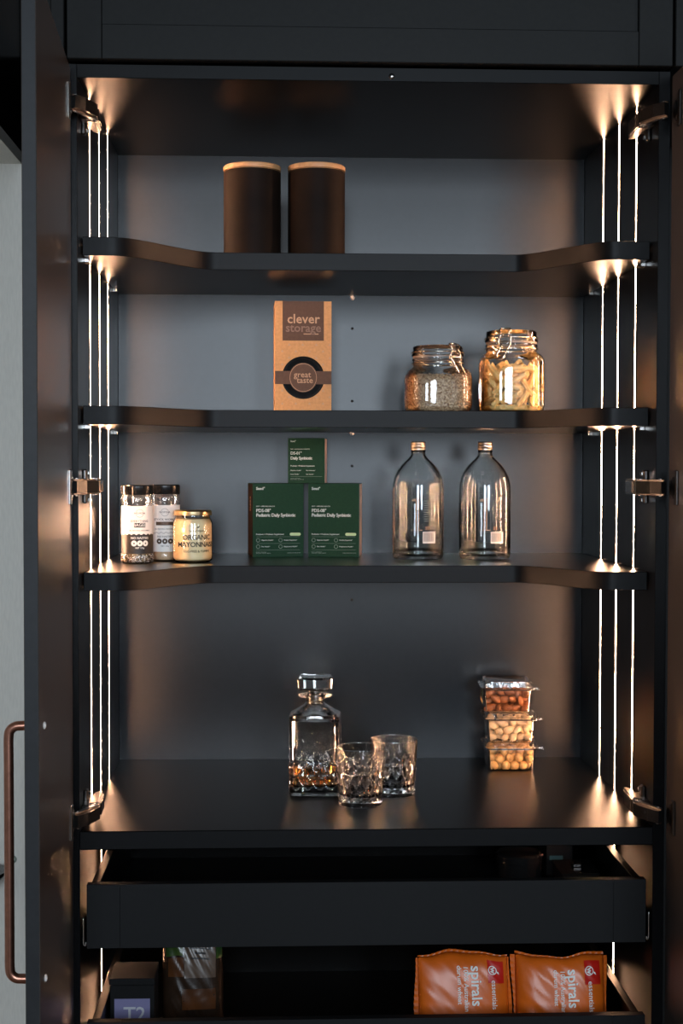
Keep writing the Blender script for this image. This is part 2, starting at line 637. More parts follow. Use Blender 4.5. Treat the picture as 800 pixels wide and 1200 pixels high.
for z in (hz0, hz1):
    v, f = lathe_vf([(0.0, -0.002), (0.002, -0.0019), (0.0036, -0.001), (0.004, 0.0)], 16)
    obj('screw', [trL(Vector((zz * 1.4, hy + x * 1.25, z + y * 1.25))) for x, y, zz in v], f, 'white', doorL, smooth=True)


# concealed hinges: a winged plate on the side wall, arm, folding links, cup flange on the door
def hinge(sx, z, flip):
    def tr(p):   # u inward from the side wall, v along Y, w up
        return (sx * (W - p[0]), p[1], z + p[2] * flip)

    def part(name, vf, m, parent, smooth=False):
        return obj(name, [tr(p) for p in vf[0]], vf[1], m, parent, smooth=smooth, angle=35 if smooth else None)
    plate = part('hinge', merge(box_vf(0.0, 0.007, 0.048, 0.062, -0.027, 0.027, 0.002),
                                box_vf(0.0, 0.012, 0.022, 0.085, -0.009, 0.009, 0.0015)), 'steel', pantry)
    plate['label'] = 'dark steel folding hinge'
    for w in (-0.021, 0.021):
        part('mounting_screw', shift(box_vf(-0.001, 0.003, -0.003, 0.003, -0.003, 0.003, 0.001), 0.008, 0.055, w), 'bright', plate)
    # arm over the plate, dark cover on top, clip lever at its inner end
    part('hinge_arm', prism_vf([(0.010, 0.018), (0.010, 0.090), (0.014, 0.100), (0.022, 0.100), (0.0265, 0.092), (0.028, 0.028), (0.025, 0.018)], -0.0108, 0.0108), 'steel', plate)
    part('arm_cover', prism_vf([(0.0275, 0.030), (0.0265, 0.086), (0.0285, 0.083), (0.0298, 0.034)], -0.0088, 0.0088), 'blackplastic', plate)
    for w in (-0.0116, 0.0116):
        part('arm_cheek', shift(prism_vf([(0.012, 0.022), (0.012, 0.096), (0.018, 0.106), (0.023, 0.104), (0.0255, 0.028)], -0.0007, 0.0007), 0, 0, w), 'steel', plate)
    part('clip_lever', box_vf(0.012, 0.022, 0.098, 0.111, -0.0080, 0.0080, 0.002), 'steel', plate)
    part('spring_pin', box_vf(0.0245, 0.0275, 0.020, 0.0235, -0.0118, 0.0118, 0.001), 'bright', plate)
    # folded elbow that reaches round the panel's front edge to the door
    elbow = [(0.026, 0.016), (0.020, 0.010), (0.006, -0.022), (-0.004, -0.044), (0.005, -0.052), (0.018, -0.034), (0.031, 0.006)]
    part('hinge_link', prism_vf(elbow, -0.0095, 0.0095), 'blackplastic', plate)
    thin = [(0.024, 0.018), (0.018, 0.010), (0.005, -0.024), (-0.003, -0.044), (0.000, -0.048), (0.009, -0.030), (0.027, 0.010)]
    for w in (-0.0110, 0.0110):
        part('hinge_link', shift(prism_vf(thin, -0.0012, 0.0012), 0, 0, w), 'steel', plate)
        for (u, vv) in ((0.0245, 0.022), (0.0225, 0.009), (0.003, -0.038)):
            part('rivet', shift(box_vf(-0.0022, 0.0022, -0.0022, 0.0022, -0.0014, 0.0014, 0.0007), u, vv, w * 1.14), 'bright', plate)
    # cup flange on the door's inner face (the door's face lies 7 to 19 mm outside the wall face)
    off = -0.0068 if sx < 0 else -0.0190
    part('hinge_cup', merge(box_vf(off, off + 0.0045, -0.062, -0.049, -0.027, 0.027, 0.0015),
                            shift(xform(lathe_vf([(0.0, 0.005), (0.012, 0.005), (0.0165, 0.0035), (0.0175, 0.0)], 24),
                                        lambda p: (p.z, p.x, p.y)), off, -0.040, 0.0)), 'bright' if sx < 0 else 'steel', plate)


for z in (2.0270, 1.4490, 0.9400):
    for sx in (-1, 1):
        hinge(sx, z, -1 if z < 1.2 else 1)


# drawers under the counter
def drawer(zb, zt, depth=0.50, yf=0.0):
    hw = 0.4395
    v, f = merge(box_vf(-hw + 0.006, -hw + 0.019, yf + 0.016, depth, zb, zt, 0.0006),
                 box_vf(hw - 0.019, hw - 0.006, yf + 0.016, depth, zb, zt, 0.0006),
                 box_vf(-hw + 0.019, hw - 0.019, depth - 0.014, depth, zb, zt, 0.0006),
                 box_vf(-hw + 0.019, hw - 0.019, yf + 0.016, depth - 0.014, zb, zb + 0.008))
    d = obj('drawer', v, f, 'shelf', pantry)
    box('drawer_front', -0.388, 0.388, yf, yf + 0.0155, zb - 0.004, zt, 'front', d, 0.0003)
    box('corner_panel', -hw, -0.38815, yf, yf + 0.0155, zb - 0.004, zt, 'front', d, 0.0003)
    box('corner_panel', 0.38815, hw, yf, yf + 0.0155, zb - 0.004, zt, 'front', d, 0.0003)
    return d


d1 = drawer(0.7325, 0.8290)
d1['label'] = 'upper pull-out drawer'
d2 = drawer(0.5120, 0.6120)
d2['label'] = 'lower pull-out drawer'
for sx in (-1, 1):
    x = sx * 0.4452
    pth = [(x + sx * 0.0012, 0.0035, 0.775), (x, 0.0025, 0.772), (x, 0.0025, 0.744), (x, 0.0025, 0.736), (x - sx * 0.0015, 0.0025, 0.7325), (x - sx * 0.0035, 0.0025, 0.7335), (x - sx * 0.0038, 0.0025, 0.737)]
    v, f = tube_vf(smooth_path(pth, 4), 0.0012, 8)
    c = obj('runner_catch', v, f, 'bright', d1, smooth=True)

# ------------------------------------------------------------------ cupboards above and beside
def shaker(name, label, x0, x1, z0, z1, yb, stile, rail):
    t = thing(name, label, 'cupboard', ((x0 + x1) / 2, yb, z0))
    cx = (x0 + x1) / 2
    w, h = (x1 - x0) / 2, z1 - z0
    box('carcass', -w + 0.001, w - 0.001, 0.0, 0.55, 0.004, h, 'over', t)
    box('door_panel', -w + stile - 0.004, w - stile + 0.004, -0.012, -0.001, rail - 0.004, h - 0.05, 'over', t, 0.0006)
    box('door_rail', -w + stile, w - stile, -0.020, -0.001, 0, rail, 'over', t, 0.0012)
    box('door_rail', -w + stile, w - stile, -0.020, -0.001, h - 0.055, h, 'over', t, 0.0012)
    box('door_stile', -w, -w + stile, -0.020, -0.001, 0, h, 'over', t, 0.0012)
    box('door_stile', w - stile, w, -0.020, -0.001, 0, h, 'over', t, 0.0012)
    return t


shaker('overhead_cupboard', 'wide charcoal framed cupboard door above the pantry', -0.4625, 0.4660, 2.0990, 2.62, 0.0, 0.053, 0.053)
shaker('overhead_cupboard', 'charcoal cupboard edge above the open right door', 0.4700, 0.93, 2.0990, 2.62, 0.0, 0.053, 0.053)
shaker('overhead_cupboard', 'charcoal cupboard edge above the open left door', -0.5255, -0.4665, 2.0990, 2.62, 0.0, 0.020, 0.053)
t = thing('niche_cupboard', 'glossy black cupboard side above the pale grey niche at far left', 'cupboard', (-0.529, 0.0, 1.955))
box('carcass', -0.70, -0.018, -1.9, 0.0, 0.001, 0.65, 'over', t)
box('door_panel', -0.017, 0.0, -0.55, -0.003, 0.001, 0.65, 'blackplastic', t, 0.001)
box('door_panel', -0.017, 0.0, -1.10, -0.553, 0.001, 0.65, 'blackplastic', t, 0.001)

# black tapered bracket on the niche's end board, grey disc imitating a soft shadow
v, f = lathe_vf([(0.0, 0.0), (0.012, 0.0), (0.045, 0.030), (0.049, 0.036), (0.049, 0.040), (0.0, 0.040)], 32)
br = tag(obj('wall_bracket', [(x, y, z) for x, y, z in v], f, 'blackplastic', None, smooth=True, loc=(-0.5975, -0.0795, 0.834), angle=40),
         'black tapered bracket on the pale niche board behind the copper handle', 'bracket')
v, f = lathe_vf([(0.0, -0.010), (0.006, -0.0095), (0.008, -0.006), (0.0055, 0.0), (0.0, 0.0)], 20)
tag(obj('shadow_disc', [(x * 0.8, z * 0.4, y * 0.8) for x, y, z in v], f, 'greyink', None, smooth=True, loc=(-0.5480, -0.0302, 0.8785)),
    'small grey disc imitating a soft shadow on the pale niche board beside the handle', 'painted shadow')

# ------------------------------------------------------------------ objects: top shelf
def canister(x, y, label):
    t = thing('storage_canister', label, 'canister', (x, y, SHELVES[0]), 0.3, 'dark canisters on the top shelf')
    r, h = 0.0500, 0.1560
    v, f = lathe_vf([(0, 0), (r - 0.003, 0), (r, 0.003), (r, h - 0.002), (r - 0.002, h), (0, h)], 64)
    b = obj('body', v, f, 'canister', t, smooth=True, angle=40)
    v, f = lathe_vf([(0, h), (r - 0.004, h), (r - 0.004, h + 0.001), (r + 0.0003, h + 0.0015), (r + 0.0005, h + 0.0085), (r - 0.001, h + 0.010), (0, h + 0.010)], 64)
    l = obj('lid', v, f, 'wood', t, smooth=True, angle=40)
    l['label'] = 'pale wooden lid'


canister(-0.1880, 0.315, 'dark brown canister with wooden lid, left of the two on top shelf')
canister(-0.0755, 0.312, 'dark brown canister with wooden lid, right of the two on top shelf')

# ------------------------------------------------------------------ objects: second shelf
# kraft box with a round window
Z2 = SHELVES[1]
t = thing('storage_box', 'brown kraft storage box with round cut-out standing on second shelf', 'box', (-0.0975, 0.375, Z2), math.radians(1.5))
bw, bh, bd = 0.0510, 0.2030, 0.100
cz, cr = 0.0655, 0.0385
# front sheet with a round hole, plus the other five sides
V, F = [], []
n = 64
for i in range(n):
    a = 2 * PI * i / n
    c, s = math.cos(a), math.sin(a)
    k = min(bw / abs(c) if abs(c) > 1e-9 else 9, ((bh - cz) if s > 0 else cz) / abs(s) if abs(s) > 1e-9 else 9)
    V += [(cr * c, 0, cz + cr * s), (k * c, 0, cz + k * s), (cr * c, 0.0015, cz + cr * s)]
for i in range(n):
    j = (i + 1) % n
    F += [[3 * i, 3 * i + 1, 3 * j + 1, 3 * j], [3 * i, 3 * j, 3 * j + 2, 3 * i + 2]]
# corners of the front sheet
for (sx, sz) in ((-1, 0), (1, 0), (1, 1), (-1, 1)):
    zc_ = bh if sz else 0
    idx = []
    for i in range(n):
        x, _, z = V[3 * i + 1]
        idx.append((x, z, 3 * i + 1))
    ang = math.atan2(zc_ - cz, sx * bw) % (2 * PI)
    i0 = int(ang / (2 * PI) * n) % n
    V.append((sx * bw, 0, zc_))
    F.append([3 * i0 + 1, len(V) - 1, 3 * ((i0 + 1) % n) + 1])
obj('front_sheet', V, F, 'kraft', t)
v, f = merge(box_vf(-bw, -bw + 0.0012, 0.0002, bd, 0, bh), box_vf(bw - 0.0012, bw, 0.0002, bd, 0, bh),
             box_vf(-bw, bw, bd - 0.0012, bd, 0, bh), box_vf(-bw, bw, 0.0002, bd, bh - 0.0012, bh), box_vf(-bw, bw, 0.0002, bd, 0, 0.0012))
obj('carton', v, f, 'kraft', t)
v, f = xform(lathe_vf([(0, 0), (0.030, 0.0), (0.034, 0.002), (0.046, 0.002), (0.047, 0.004), (0.047, 0.03)], 48), lambda p: (p.x, 0.006 + p.z, cz + p.y))
o = obj('inner_lid', v, f, 'blackplastic', t, smooth=True, angle=30)
o['label'] = 'black lid seen through the round window'
v, f = merge(box_vf(-bw, bw, -0.0009, -0.0002, cz - 0.0118, cz + 0.0118))
obj('band', v, f, 'taupe', t)
v, f = xform(prism_vf([(0.0256 * math.cos(a * PI / 24), 0.0256 * math.sin(a * PI / 24) * 1.04) for a in range(48)], 0.0009, 0.0016), lambda p: (p.x, -p.z, cz + p.y))
md_ = obj('medallion', v, f, 'taupe', t)
v, f = face_print(xform(ring_vf(0.0236, 0.0243, 48), lambda p: (p.x, p.y * 1.04, p.z)), 0, cz, -0.0016)
obj('ring_print', v, f, 'cream_ink', md_)
for s_, xx, zz in (('great', -0.0015, 0.0050), ('taste', 0.0030, -0.0052)):
    v, f = face_print(text_vf(s_, 0.0150, 0.008), xx, cz + zz, -0.0016)
    obj('lettering', v, f, 'cream_ink', md_)
v, f = face_print(rect_vf(0.0745, 0.0710), 0.0, bh - 0.0355, -0.0001)
hdp = obj('header_print', v, f, 'taupe', t)
v, f = face_print(text_vf('clever', 0.0235, 0.016, spacing=1.02), 0.0002, bh - 0.0325, -0.0003)
obj('lettering', v, f, 'cream_ink', hdp)
v, f = face_print(text_vf('storage', 0.0215, 0.016, spacing=1.0), 0.0002, bh - 0.0485, -0.0003)
obj('lettering', v, f, 'dim_ink', hdp)
v, f = face_print(rect_vf(0.0270, 0.0016), 0.0140, bh - 0.0590, -0.0003)
obj('lettering', v, f, 'cream_ink', hdp)
tri = []
for r_ in range(12):
    for c_ in range(5):
        x = -0.0500 + c_ * 0.0245 + (0.01225 if r_ % 2 else 0)
        z = 0.007 + r_ * 0.0118
        if abs(x) > 0.048 or z > bh - 0.078 and abs(x) < 0.042 or z > bh - 0.006 or abs(z - cz) < 0.015 or (x * x + (z - cz) ** 2) < 0.0415 ** 2:
            continue
        tri.append(face_print(([(-0.0026, -0.002, 0), (0.0026, -0.002, 0), (0, 0.0026, 0)], [[0, 1, 2]]), x, z, -0.0001))
v, f = merge(*tri)
o = obj('triangle_print', v, f, 'cream_ink', t)
o['kind'] = 'stuff'


# clip-top jars
def clip_jar(x, y, rz, rb, zs, zn, zl, rn, label, clasp_ang):
    """rb body radius, zs shoulder start, zn neck, zl lid top, rn neck radius"""
    t = thing('clip_top_jar', label, 'jar', (x, y, Z2), rz, 'clip-top glass jars')
    secs = [(0.0, rb * 0.80, rb * 0.80, 3.2), (0.0015, rb * 0.90, rb * 0.90, 3.4), (0.008, rb * 0.985, rb * 0.985, 3.6), (0.016, rb, rb, 3.8), (zs - 0.012, rb, rb, 3.8),
            (zs - 0.003, rb * 0.975, rb * 0.975, 3.4), (zs + 0.004, rb * 0.92, rb * 0.92, 2.8), (zn - 0.004, rn * 1.0, rn * 1.0, 2.2), (zn, rn * 0.975, rn * 0.975, 2),
            (zn + 0.006, rn * 0.975, rn * 0.975, 2), (zn + 0.0075, rn * 1.02, rn * 1.02, 2), (zn + 0.0105, rn * 1.02, rn * 1.02, 2), (zn + 0.012, rn * 0.97, rn * 0.97, 2)]
    v, f = loft_vf(secs, 72, True, False)
    obj('glass_body', v, f, 'thin', t, smooth=True)
    g0 = zn + 0.0125
    v, f = lathe_vf([(rn * 0.92, g0), (rn * 0.99, g0), (rn * 0.99, g0 + 0.003), (rn * 0.92, g0 + 0.003)], 48, True)
    obj('gasket', v, f, 'gasket', t, smooth=True, angle=40)
    v, f = lathe_vf([(rn * 0.90, g0 + 0.003), (rn * 1.04, g0 + 0.0035), (rn * 1.05, g0 + 0.006), (rn * 0.99, g0 + 0.008), (rn * 0.99, zl - 0.003), (rn * 0.96, zl - 0.0005), (rn * 0.88, zl), (rn * 0.80, zl - 0.004), (0, zl - 0.005)], 56)
    obj('lid', v, f, 'thin', t, smooth=True)
    # wire rings round neck and lid
    def ringpath(r, z, n=40):
        return [(r * math.cos(2 * PI * i / n), r * math.sin(2 * PI * i / n), z) for i in range(n)]
    v, f = merge(tube_vf(ringpath(rn * 1.0 + 0.0012, zn + 0.003), 0.0014, 6, True), tube_vf(ringpath(rn * 1.0 + 0.0016, g0 + 0.0095), 0.0014, 6, True))
    obj('wire_ring', v, f, 'wire', t, smooth=True)
    # clasp: upper bail and hanging lever
    def cp(a, r, z):
        an = clasp_ang + a
        return (r * math.sin(an), -r * math.cos(an), z)
    da = 0.0085 / rn
    R = rn + 0.004
    up = [cp(-da * 0.9, R - 0.004, zl + 0.0015), cp(-da * 1.0, R + 0.003, zl - 0.002), cp(-da * 0.7, R + 0.004, zl - 0.010), cp(-da * 1.05, R + 0.005, zl - 0.018), cp(-da * 0.95, R + 0.004, zl - 0.027)]
    up2 = [cp(da * 0.9, R - 0.004, zl + 0.0015), cp(da * 1.0, R + 0.003, zl - 0.002), cp(da * 0.7, R + 0.004, zl - 0.010), cp(da * 1.05, R + 0.005, zl - 0.018), cp(da * 0.95, R + 0.004, zl - 0.027)]
    br_ = [cp(-da * 0.9, R - 0.004, zl + 0.0015), cp(0, R - 0.006, zl + 0.002), cp(da * 0.9, R - 0.004, zl + 0.0015)]
    v, f = merge(tube_vf(smooth_path(up), 0.0014, 6), tube_vf(smooth_path(up2), 0.0014, 6), tube_vf(smooth_path(br_), 0.0014, 6))
    obj('clasp_wire', v, f, 'wire', t, smooth=True)
    k = 0.75 if clasp_ang > 0 else -0.75
    lv = [cp(-da, R + 0.004, zl - 0.024), cp(-da * 0.6, R + 0.006, zl - 0.030), cp(-da * 0.55 + k * da, R + 0.010, zl - 0.048), cp(-da * 0.2 + k * da, R + 0.011, zl - 0.053), cp(da * 0.45 + k * da, R + 0.011, zl - 0.053),
          cp(da * 0.75 + k * da, R + 0.010, zl - 0.048), cp(da * 0.8, R + 0.006, zl - 0.030), cp(da, R + 0.004, zl - 0.024), cp(0, R + 0.004, zl - 0.0225)]
    v, f = tube_vf(smooth_path(lv + [lv[0]])[:-1], 0.0014, 6, True)
    obj('clasp_lever', v, f, 'wire', t, smooth=True)
    return t


jarA = clip_jar(0.1455, 0.370, 0.10, 0.0580, 0.075, 0.0885, 0.1225, 0.0455, 'squat clip-top glass jar of mixed seeds on second shelf', 0.42)
jarB = clip_jar(0.2790, 0.370, 0.05, 0.0560, 0.103, 0.1145, 0.1500, 0.0462, 'taller clip-top glass jar of golden pasta on second shelf', -0.42)

# seeds: far too many to count, one heap inside the squat jar
SV, SF = [], []
oc = [(1, 0, 0), (-1, 0, 0), (0, 1, 0), (0, -1, 0), (0, 0, 1), (0, 0, -1)]
of = [[0, 2, 4], [2, 1, 4], [1, 3, 4], [3, 0, 4], [2, 0, 5], [1, 2, 5], [3, 1, 5], [0, 3, 5]]
core = loft_vf([(0.004, 0.046, 0.046, 3.4), (0.012, 0.0525, 0.0525, 3.6), (0.060, 0.0535, 0.0535, 3.8), (0.066, 0.050, 0.050, 3.6), (0.067, 0.030, 0.030, 3)], 48)
for i in range(3600):
    if i < 2900:
        a = rng.uniform(0, 2 * PI)
        c, s = math.cos(a), math.sin(a)
        e = 2 / 3.8
        rr = 0.0545
        z = rng.uniform(0.006, 0.068)
        p = Vector((rr * math.copysign(abs(c) ** e, c), rr * math.copysign(abs(s) ** e, s), z)) * 1.0
        if z < 0.014:
            p.x *= 0.95
            p.y *= 0.95
    else:
        p = Vector((rng.uniform(-0.050, 0.050), rng.uniform(-0.050, 0.050), 0.067 + rng.uniform(0, 0.003)))
    q = Matrix.Rotation(rng.uniform(0, 6.3), 3, 'Z') @ Matrix.Rotation(rng.uniform(0, 6.3), 3, 'X') @ Matrix.Rotation(rng.uniform(0, 6.3), 3, 'Y')
    sc = rng.uniform(0.0011, 0.0019)
    b0 = len(SV)
    for w in oc:
        SV.append(p + q @ Vector((w[0] * sc * 1.7, w[1] * sc, w[2] * sc * 0.8)))
    SF += [[b0 + k for k in t_] for t_ in of]
v, f = merge(core, (SV, SF))
sd = tag(obj('seed_mix', v, f, 'seed', None, loc=(0.1455, 0.370, Z2), recalc=False), 'mixed brown seeds filling the squat glass jar', 'seeds')
sd.rotation_euler.z = 0.10
sd['kind'] = 'stuff'


def pack(nn, r, inside, n_it=260, grav=0.0006, seed=1):
    """loosely settle spheres of radius r; inside(p, r) clamps a point array into the container"""
    g = np.random.default_rng(seed)
    P = inside(g.uniform((-0.036, -0.036, 0.005), (0.036, 0.036, 0.09), (nn, 3)), r) + g.uniform(-0.002, 0.002, (nn, 3))
    for it in range(n_it):
        P[:, 2] -= grav * (1 - it / n_it)
        for _ in range(2):
            dlt = P[:, None, :] - P[None, :, :]
            dist = np.sqrt((dlt ** 2).sum(-1)) + np.eye(nn) + 1e-7
            ov = np.clip(2 * r - dist, 0, None)
            np.fill_diagonal(ov, 0)
            P = P + (dlt / dist[..., None] * ov[..., None]).sum(1) * 0.28
            P = inside(P, r)
    return P


# penne in the taller jar, each piece an object
def penne_mesh():
    n, L, r = 16, 0.034, 0.0050
    V, F = [], []
    for k in range(2):
        for i in range(n):
            a = 2 * PI * i / n
            rr = r * (1.0 if i % 2 else 0.88)
            V.append(((-L / 2 if k == 0 else L / 2) + math.cos(a) * r * 0.9, rr * math.cos(a), rr * math.sin(a)))
    for k in range(2):
        for i in range(n):
            a = 2 * PI * i / n
            V.append(((-L / 2 if k == 0 else L / 2) + math.cos(a) * r * 0.9 * 0.6, r * 0.62 * math.cos(a), r * 0.62 * math.sin(a)))
    for i in range(n):
        j = (i + 1) % n
        F += [[i, j, n + j, n + i], [2 * n + j, 2 * n + i, 3 * n + i, 3 * n + j], [j, i, 2 * n + i, 2 * n + j], [n + i, n + j, 3 * n + j, 3 * n + i]]
    return V, F


v, f = penne_mesh()
proto = obj('penne', v, f, 'pasta', None)
JH = 0.100


def in_jar(P, r):
    P = P.copy()
    R = 0.0520 - r
    P[:, 2] = np.clip(P[:, 2], 0.004 + r * 0.75, JH)
    m_ = (np.abs(P[:, 0]) ** 3.6 + np.abs(P[:, 1]) ** 3.6) ** (1 / 3.6)
    k = np.minimum(1, R / np.maximum(m_, 1e-6))
    P[:, 0] *= k
    P[:, 1] *= k
    return P


PP = pack(128, 0.0098, in_jar, seed=3)
for i, p in enumerate(PP):
    o = proto if i == 0 else proto.copy()
    if i:
        COL.objects.link(o)
    if p[2] < 0.017:                                    # the lowest layer lies flat
        o.rotation_euler = (0, 0, rng.uniform(0, PI))
    else:
        tang = math.atan2(p[1], p[0]) + PI / 2
        o.rotation_euler = (0, rng.uniform(-1.1, 1.1), tang + rng.uniform(-0.45, 0.45))
    # keep the ends inside the glass
    q = o.rotation_euler.to_matrix() @ Vector((0.0185, 0, 0))
    pos = Vector(p)
    for sgn in (1, -1):
        e_ = pos + q * sgn
        m_ = (abs(e_.x) ** 3.6 + abs(e_.y) ** 3.6) ** (1 / 3.6)
        if m_ > 0.0485:
            pos.x -= e_.x * (1 - 0.0485 / m_)
            pos.y -= e_.y * (1 - 0.0485 / m_)
        if e_.z < 0.0085:
            pos.z += 0.0085 - e_.z
        if e_.z > 0.108:
            pos.z -= e_.z - 0.108
    o.location = Vector((0.2790, 0.370, Z2)) + Matrix.Rotation(0.05, 3, 'Z') @ pos
    tag(o, 'golden ridged pasta tube inside the taller clip-top jar', 'pasta', 'pasta tubes in the taller jar')

# ------------------------------------------------------------------ objects: third shelf
Z3 = SHELVES[2]


def spice_jar(x, y, label, dark):
    t = thing('spice_jar', label, 'jar', (x, y, Z3), 0, 'shaker jars on the third shelf')
    r, h = 0.0268, 0.1180
    v, f = lathe_vf([(0, 0.0005), (r - 0.002, 0.0005), (r + 0.0010, 0.003), (r + 0.0012, 0.014), (r - 0.0004, 0.017), (r - 0.0004, h - 0.016), (r + 0.0006, h - 0.013), (r + 0.0010, h - 0.006), (r - 0.001, h)], 48)
    obj('clear_body', v, f, 'pet', t, smooth=True)
    v, f = lathe_vf([(0, 0.0025), (r - 0.003, 0.0025), (r - 0.001, 0.004), (r - 0.0006, 0.014), (r - 0.0022, 0.018), (r - 0.0022, 0.088), (0, 0.090)], 40)
    c = obj('contents', v, f, 'bagel' if dark else 'stock', t, smooth=True, angle=40)
    c['label'] = 'black and white seed seasoning' if dark else 'tan stock powder'
    if dark:
        for nm, mm, cnt in (('black_seed', 'blackink', 260), ('cream_seed', 'label', 300)):
            SVb, SFb = [], []
            for i in range(cnt):
                a = rng.uniform(-PI, PI)
                z = rng.uniform(0.003, 0.016)
                rr = r + rng.uniform(-0.0010, 0.0002)
                p = Vector((rr * math.sin(a), -rr * math.cos(a), z))
                q = Matrix.Rotation(rng.uniform(0, 6.3), 3, 'Z') @ Matrix.Rotation(rng.uniform(0, 6.3), 3, 'X')
                b0 = len(SVb)
                for w in oc:
                    SVb.append(p + q @ Vector((w[0] * 0.0019, w[1] * 0.0012, w[2] * 0.0010)))
                SFb += [[b0 + k for k in t_] for t_ in of]
            o_ = obj(nm, SVb, SFb, mm, c)
            o_['kind'] = 'stuff'
    v, f = lathe_vf([(0, h + 0.0008), (r + 0.0004, h + 0.0008), (r + 0.0010, h + 0.002), (r + 0.0010, h + 0.0155), (r - 0.0008, h + 0.0175), (0, h + 0.0175)], 48)
    obj('cap', v, f, 'blackplastic', t, smooth=True, angle=40)
    # wrap-round label
    v, f = wrap_print(rect_vf(2 * PI * r * 0.86, 0.082, 56, 1), 0.12, 0.0585, r)
    lb = obj('label', v, f, 'label', t, smooth=True)
    a0 = 0.26 if dark else 0.10
    R = r + 0.0003
    ink = 'blackink' if dark else 'brownink'
    if dark:
        V, F = [], []
        n_ = 56
        wd = 2 * PI * r * 0.86
        for i in range(n_ + 1):
            x_ = -wd / 2 + wd * i / n_
            V += [(x_, -0.041, 0.0001), (x_, -0.0075 + 0.0012 * math.sin(x_ * 2 * PI / 0.0085), 0.0001)]
        for i in range(n_):
            F.append([2 * i, 2 * i + 2, 2 * i + 3, 2 * i + 1])
        v, f = wrap_print((V, F), 0.12, 0.0585, R)
        obj('dark_band', v, f, 'blackink', lb, smooth=True)
        v, f = wrap_print(text_vf('NO NASTIES', 0.0056, 0.008), a0, 0.0445, R + 0.0002)
        obj('lettering', v, f, 'whiteink', lb)
        v, f = wrap_print(merge(*[shift(ring_vf(0.0013, 0.0050, 24), dx, 0) for dx in (-0.0100, 0.0, 0.0100)]), a0, 0.0355, R + 0.0002)
        obj('badge_print', v, f, 'whiteink', lb)
        v, f = wrap_print(text_vf('NET 125g', 0.0038, 0.01), a0, 0.0275, R + 0.0002)
        obj('lettering', v, f, 'whiteink', lb)
        v, f = wrap_print(text_vf('EVERYTHING', 0.0052, 0.0), a0, 0.0735, R)
        obj('lettering', v, f, 'blackink', lb)
        v, f = wrap_print(rect_vf(0.0200, 0.0078, 8, 1), a0, 0.0668, R)
        obj('plate_print', v, f, 'blackink', lb)
        v, f = wrap_print(text_vf('BAGEL', 0.0076, 0.010), a0, 0.0668, R + 0.0002)
        obj('lettering', v, f, 'whiteink', lb)
        v, f = wrap_print(text_vf('ALL NATURAL SEASONING', 0.0030, 0.0), a0, 0.0575, R)
        obj('lettering', v, f, 'blackink', lb)
    else:
        v, f = wrap_print(text_vf('NO NASTIES', 0.0048, 0.0), a0, 0.0440, R)
        obj('lettering', v, f, 'blackink', lb)
        v, f = wrap_print(merge(*[shift(ring_vf(0.0013, 0.0048, 24), dx, 0) for dx in (-0.0100, 0.0, 0.0100)]), a0, 0.0360, R)
        obj('badge_print', v, f, 'brownink', lb)
        v, f = wrap_print(text_vf('NET 125g', 0.0034, 0.0), a0, 0.0275, R)
        obj('lettering', v, f, 'blackink', lb)
        V, F = [], []
        for i in range(41):
            x_ = -0.035 + 0.07 * i / 40
            zz = 0.0012 * math.sin(x_ * 2 * PI / 0.0085)
            V += [(x_, zz, 0.0001), (x_, zz + 0.0006, 0.0001)]
        for i in range(40):
            F.append([2 * i, 2 * i + 2, 2 * i + 3, 2 * i + 1])
        v, f = wrap_print((V, F), a0, 0.0505, R)
        obj('wave_print', v, f, 'blackink', lb)
        v, f = wrap_print(text_vf('STOCK WORKS', 0.0056, 0.0), a0, 0.0740, R)
        obj('lettering', v, f, 'blackink', lb)
        v, f = wrap_print(rect_vf(0.0320, 0.0064, 10, 1), a0, 0.0672, R)
        obj('plate_print', v, f, 'brownink', lb)
        v, f = wrap_print(text_vf('VEGE', 0.0052, 0.02), a0, 0.0672, R + 0.0002)
        obj('lettering', v, f, 'dim_ink', lb)
        v, f = wrap_print(text_vf('ALL NATURAL SEASONING', 0.0030, 0.0), a0, 0.0575, R)
        obj('lettering', v, f, 'blackink', lb)
    v, f = wrap_print(ring_vf(0.0064, 0.0068, 32), a0, 0.0870, R)
    obj('logo_ring', v, f, 'blackink', lb)
    v, f = wrap_print(text_vf('NOMSIA', 0.0046, 0.0, spacing=1.15), a0, 0.0870, R)
    obj('lettering', v, f, 'blackink', lb)


spice_jar(-0.3860, 0.270, 'shaker jar with black lower label band, leftmost on third shelf', True)
spice_jar(-0.3440, 0.334, 'shaker jar with all-white label between the mayonnaise and the dark-banded shaker', False)

t = thing('mayonnaise_jar', 'cream mayonnaise jar with gold lid on third shelf', 'jar', (-0.2922, 0.2975, Z3))
r = 0.0350
prof = [(0, 0.0006), (r - 0.006, 0.0006), (r - 0.001, 0.004), (r, 0.009), (r, 0.068), (r - 0.001, 0.072), (r - 0.0035, 0.077), (r - 0.0045, 0.079), (r - 0.0045, 0.083)]
v, f = lathe_vf(prof, 56)
obj('glass_body', v, f, 'thin', t, smooth=True)
v, f = lathe_vf([(0, 0.003), (r - 0.007, 0.003), (r - 0.0025, 0.006), (r - 0.0015, 0.010), (r - 0.0015, 0.066), (r - 0.004, 0.073), (r - 0.006, 0.076), (0, 0.077)], 48)
o = obj('contents', v, f, 'mayo', t, smooth=True, angle=40)
o['label'] = 'cream coloured mayonnaise'
v, f = lathe_vf([(0, 0.0915), (r - 0.004, 0.0915), (r - 0.0022, 0.0905), (r - 0.0015, 0.0885), (r - 0.0015, 0.0835), (r - 0.001, 0.0825), (r - 0.0030, 0.0822)], 56)
obj('lid', v, f, 'gold', t, smooth=True, angle=50)
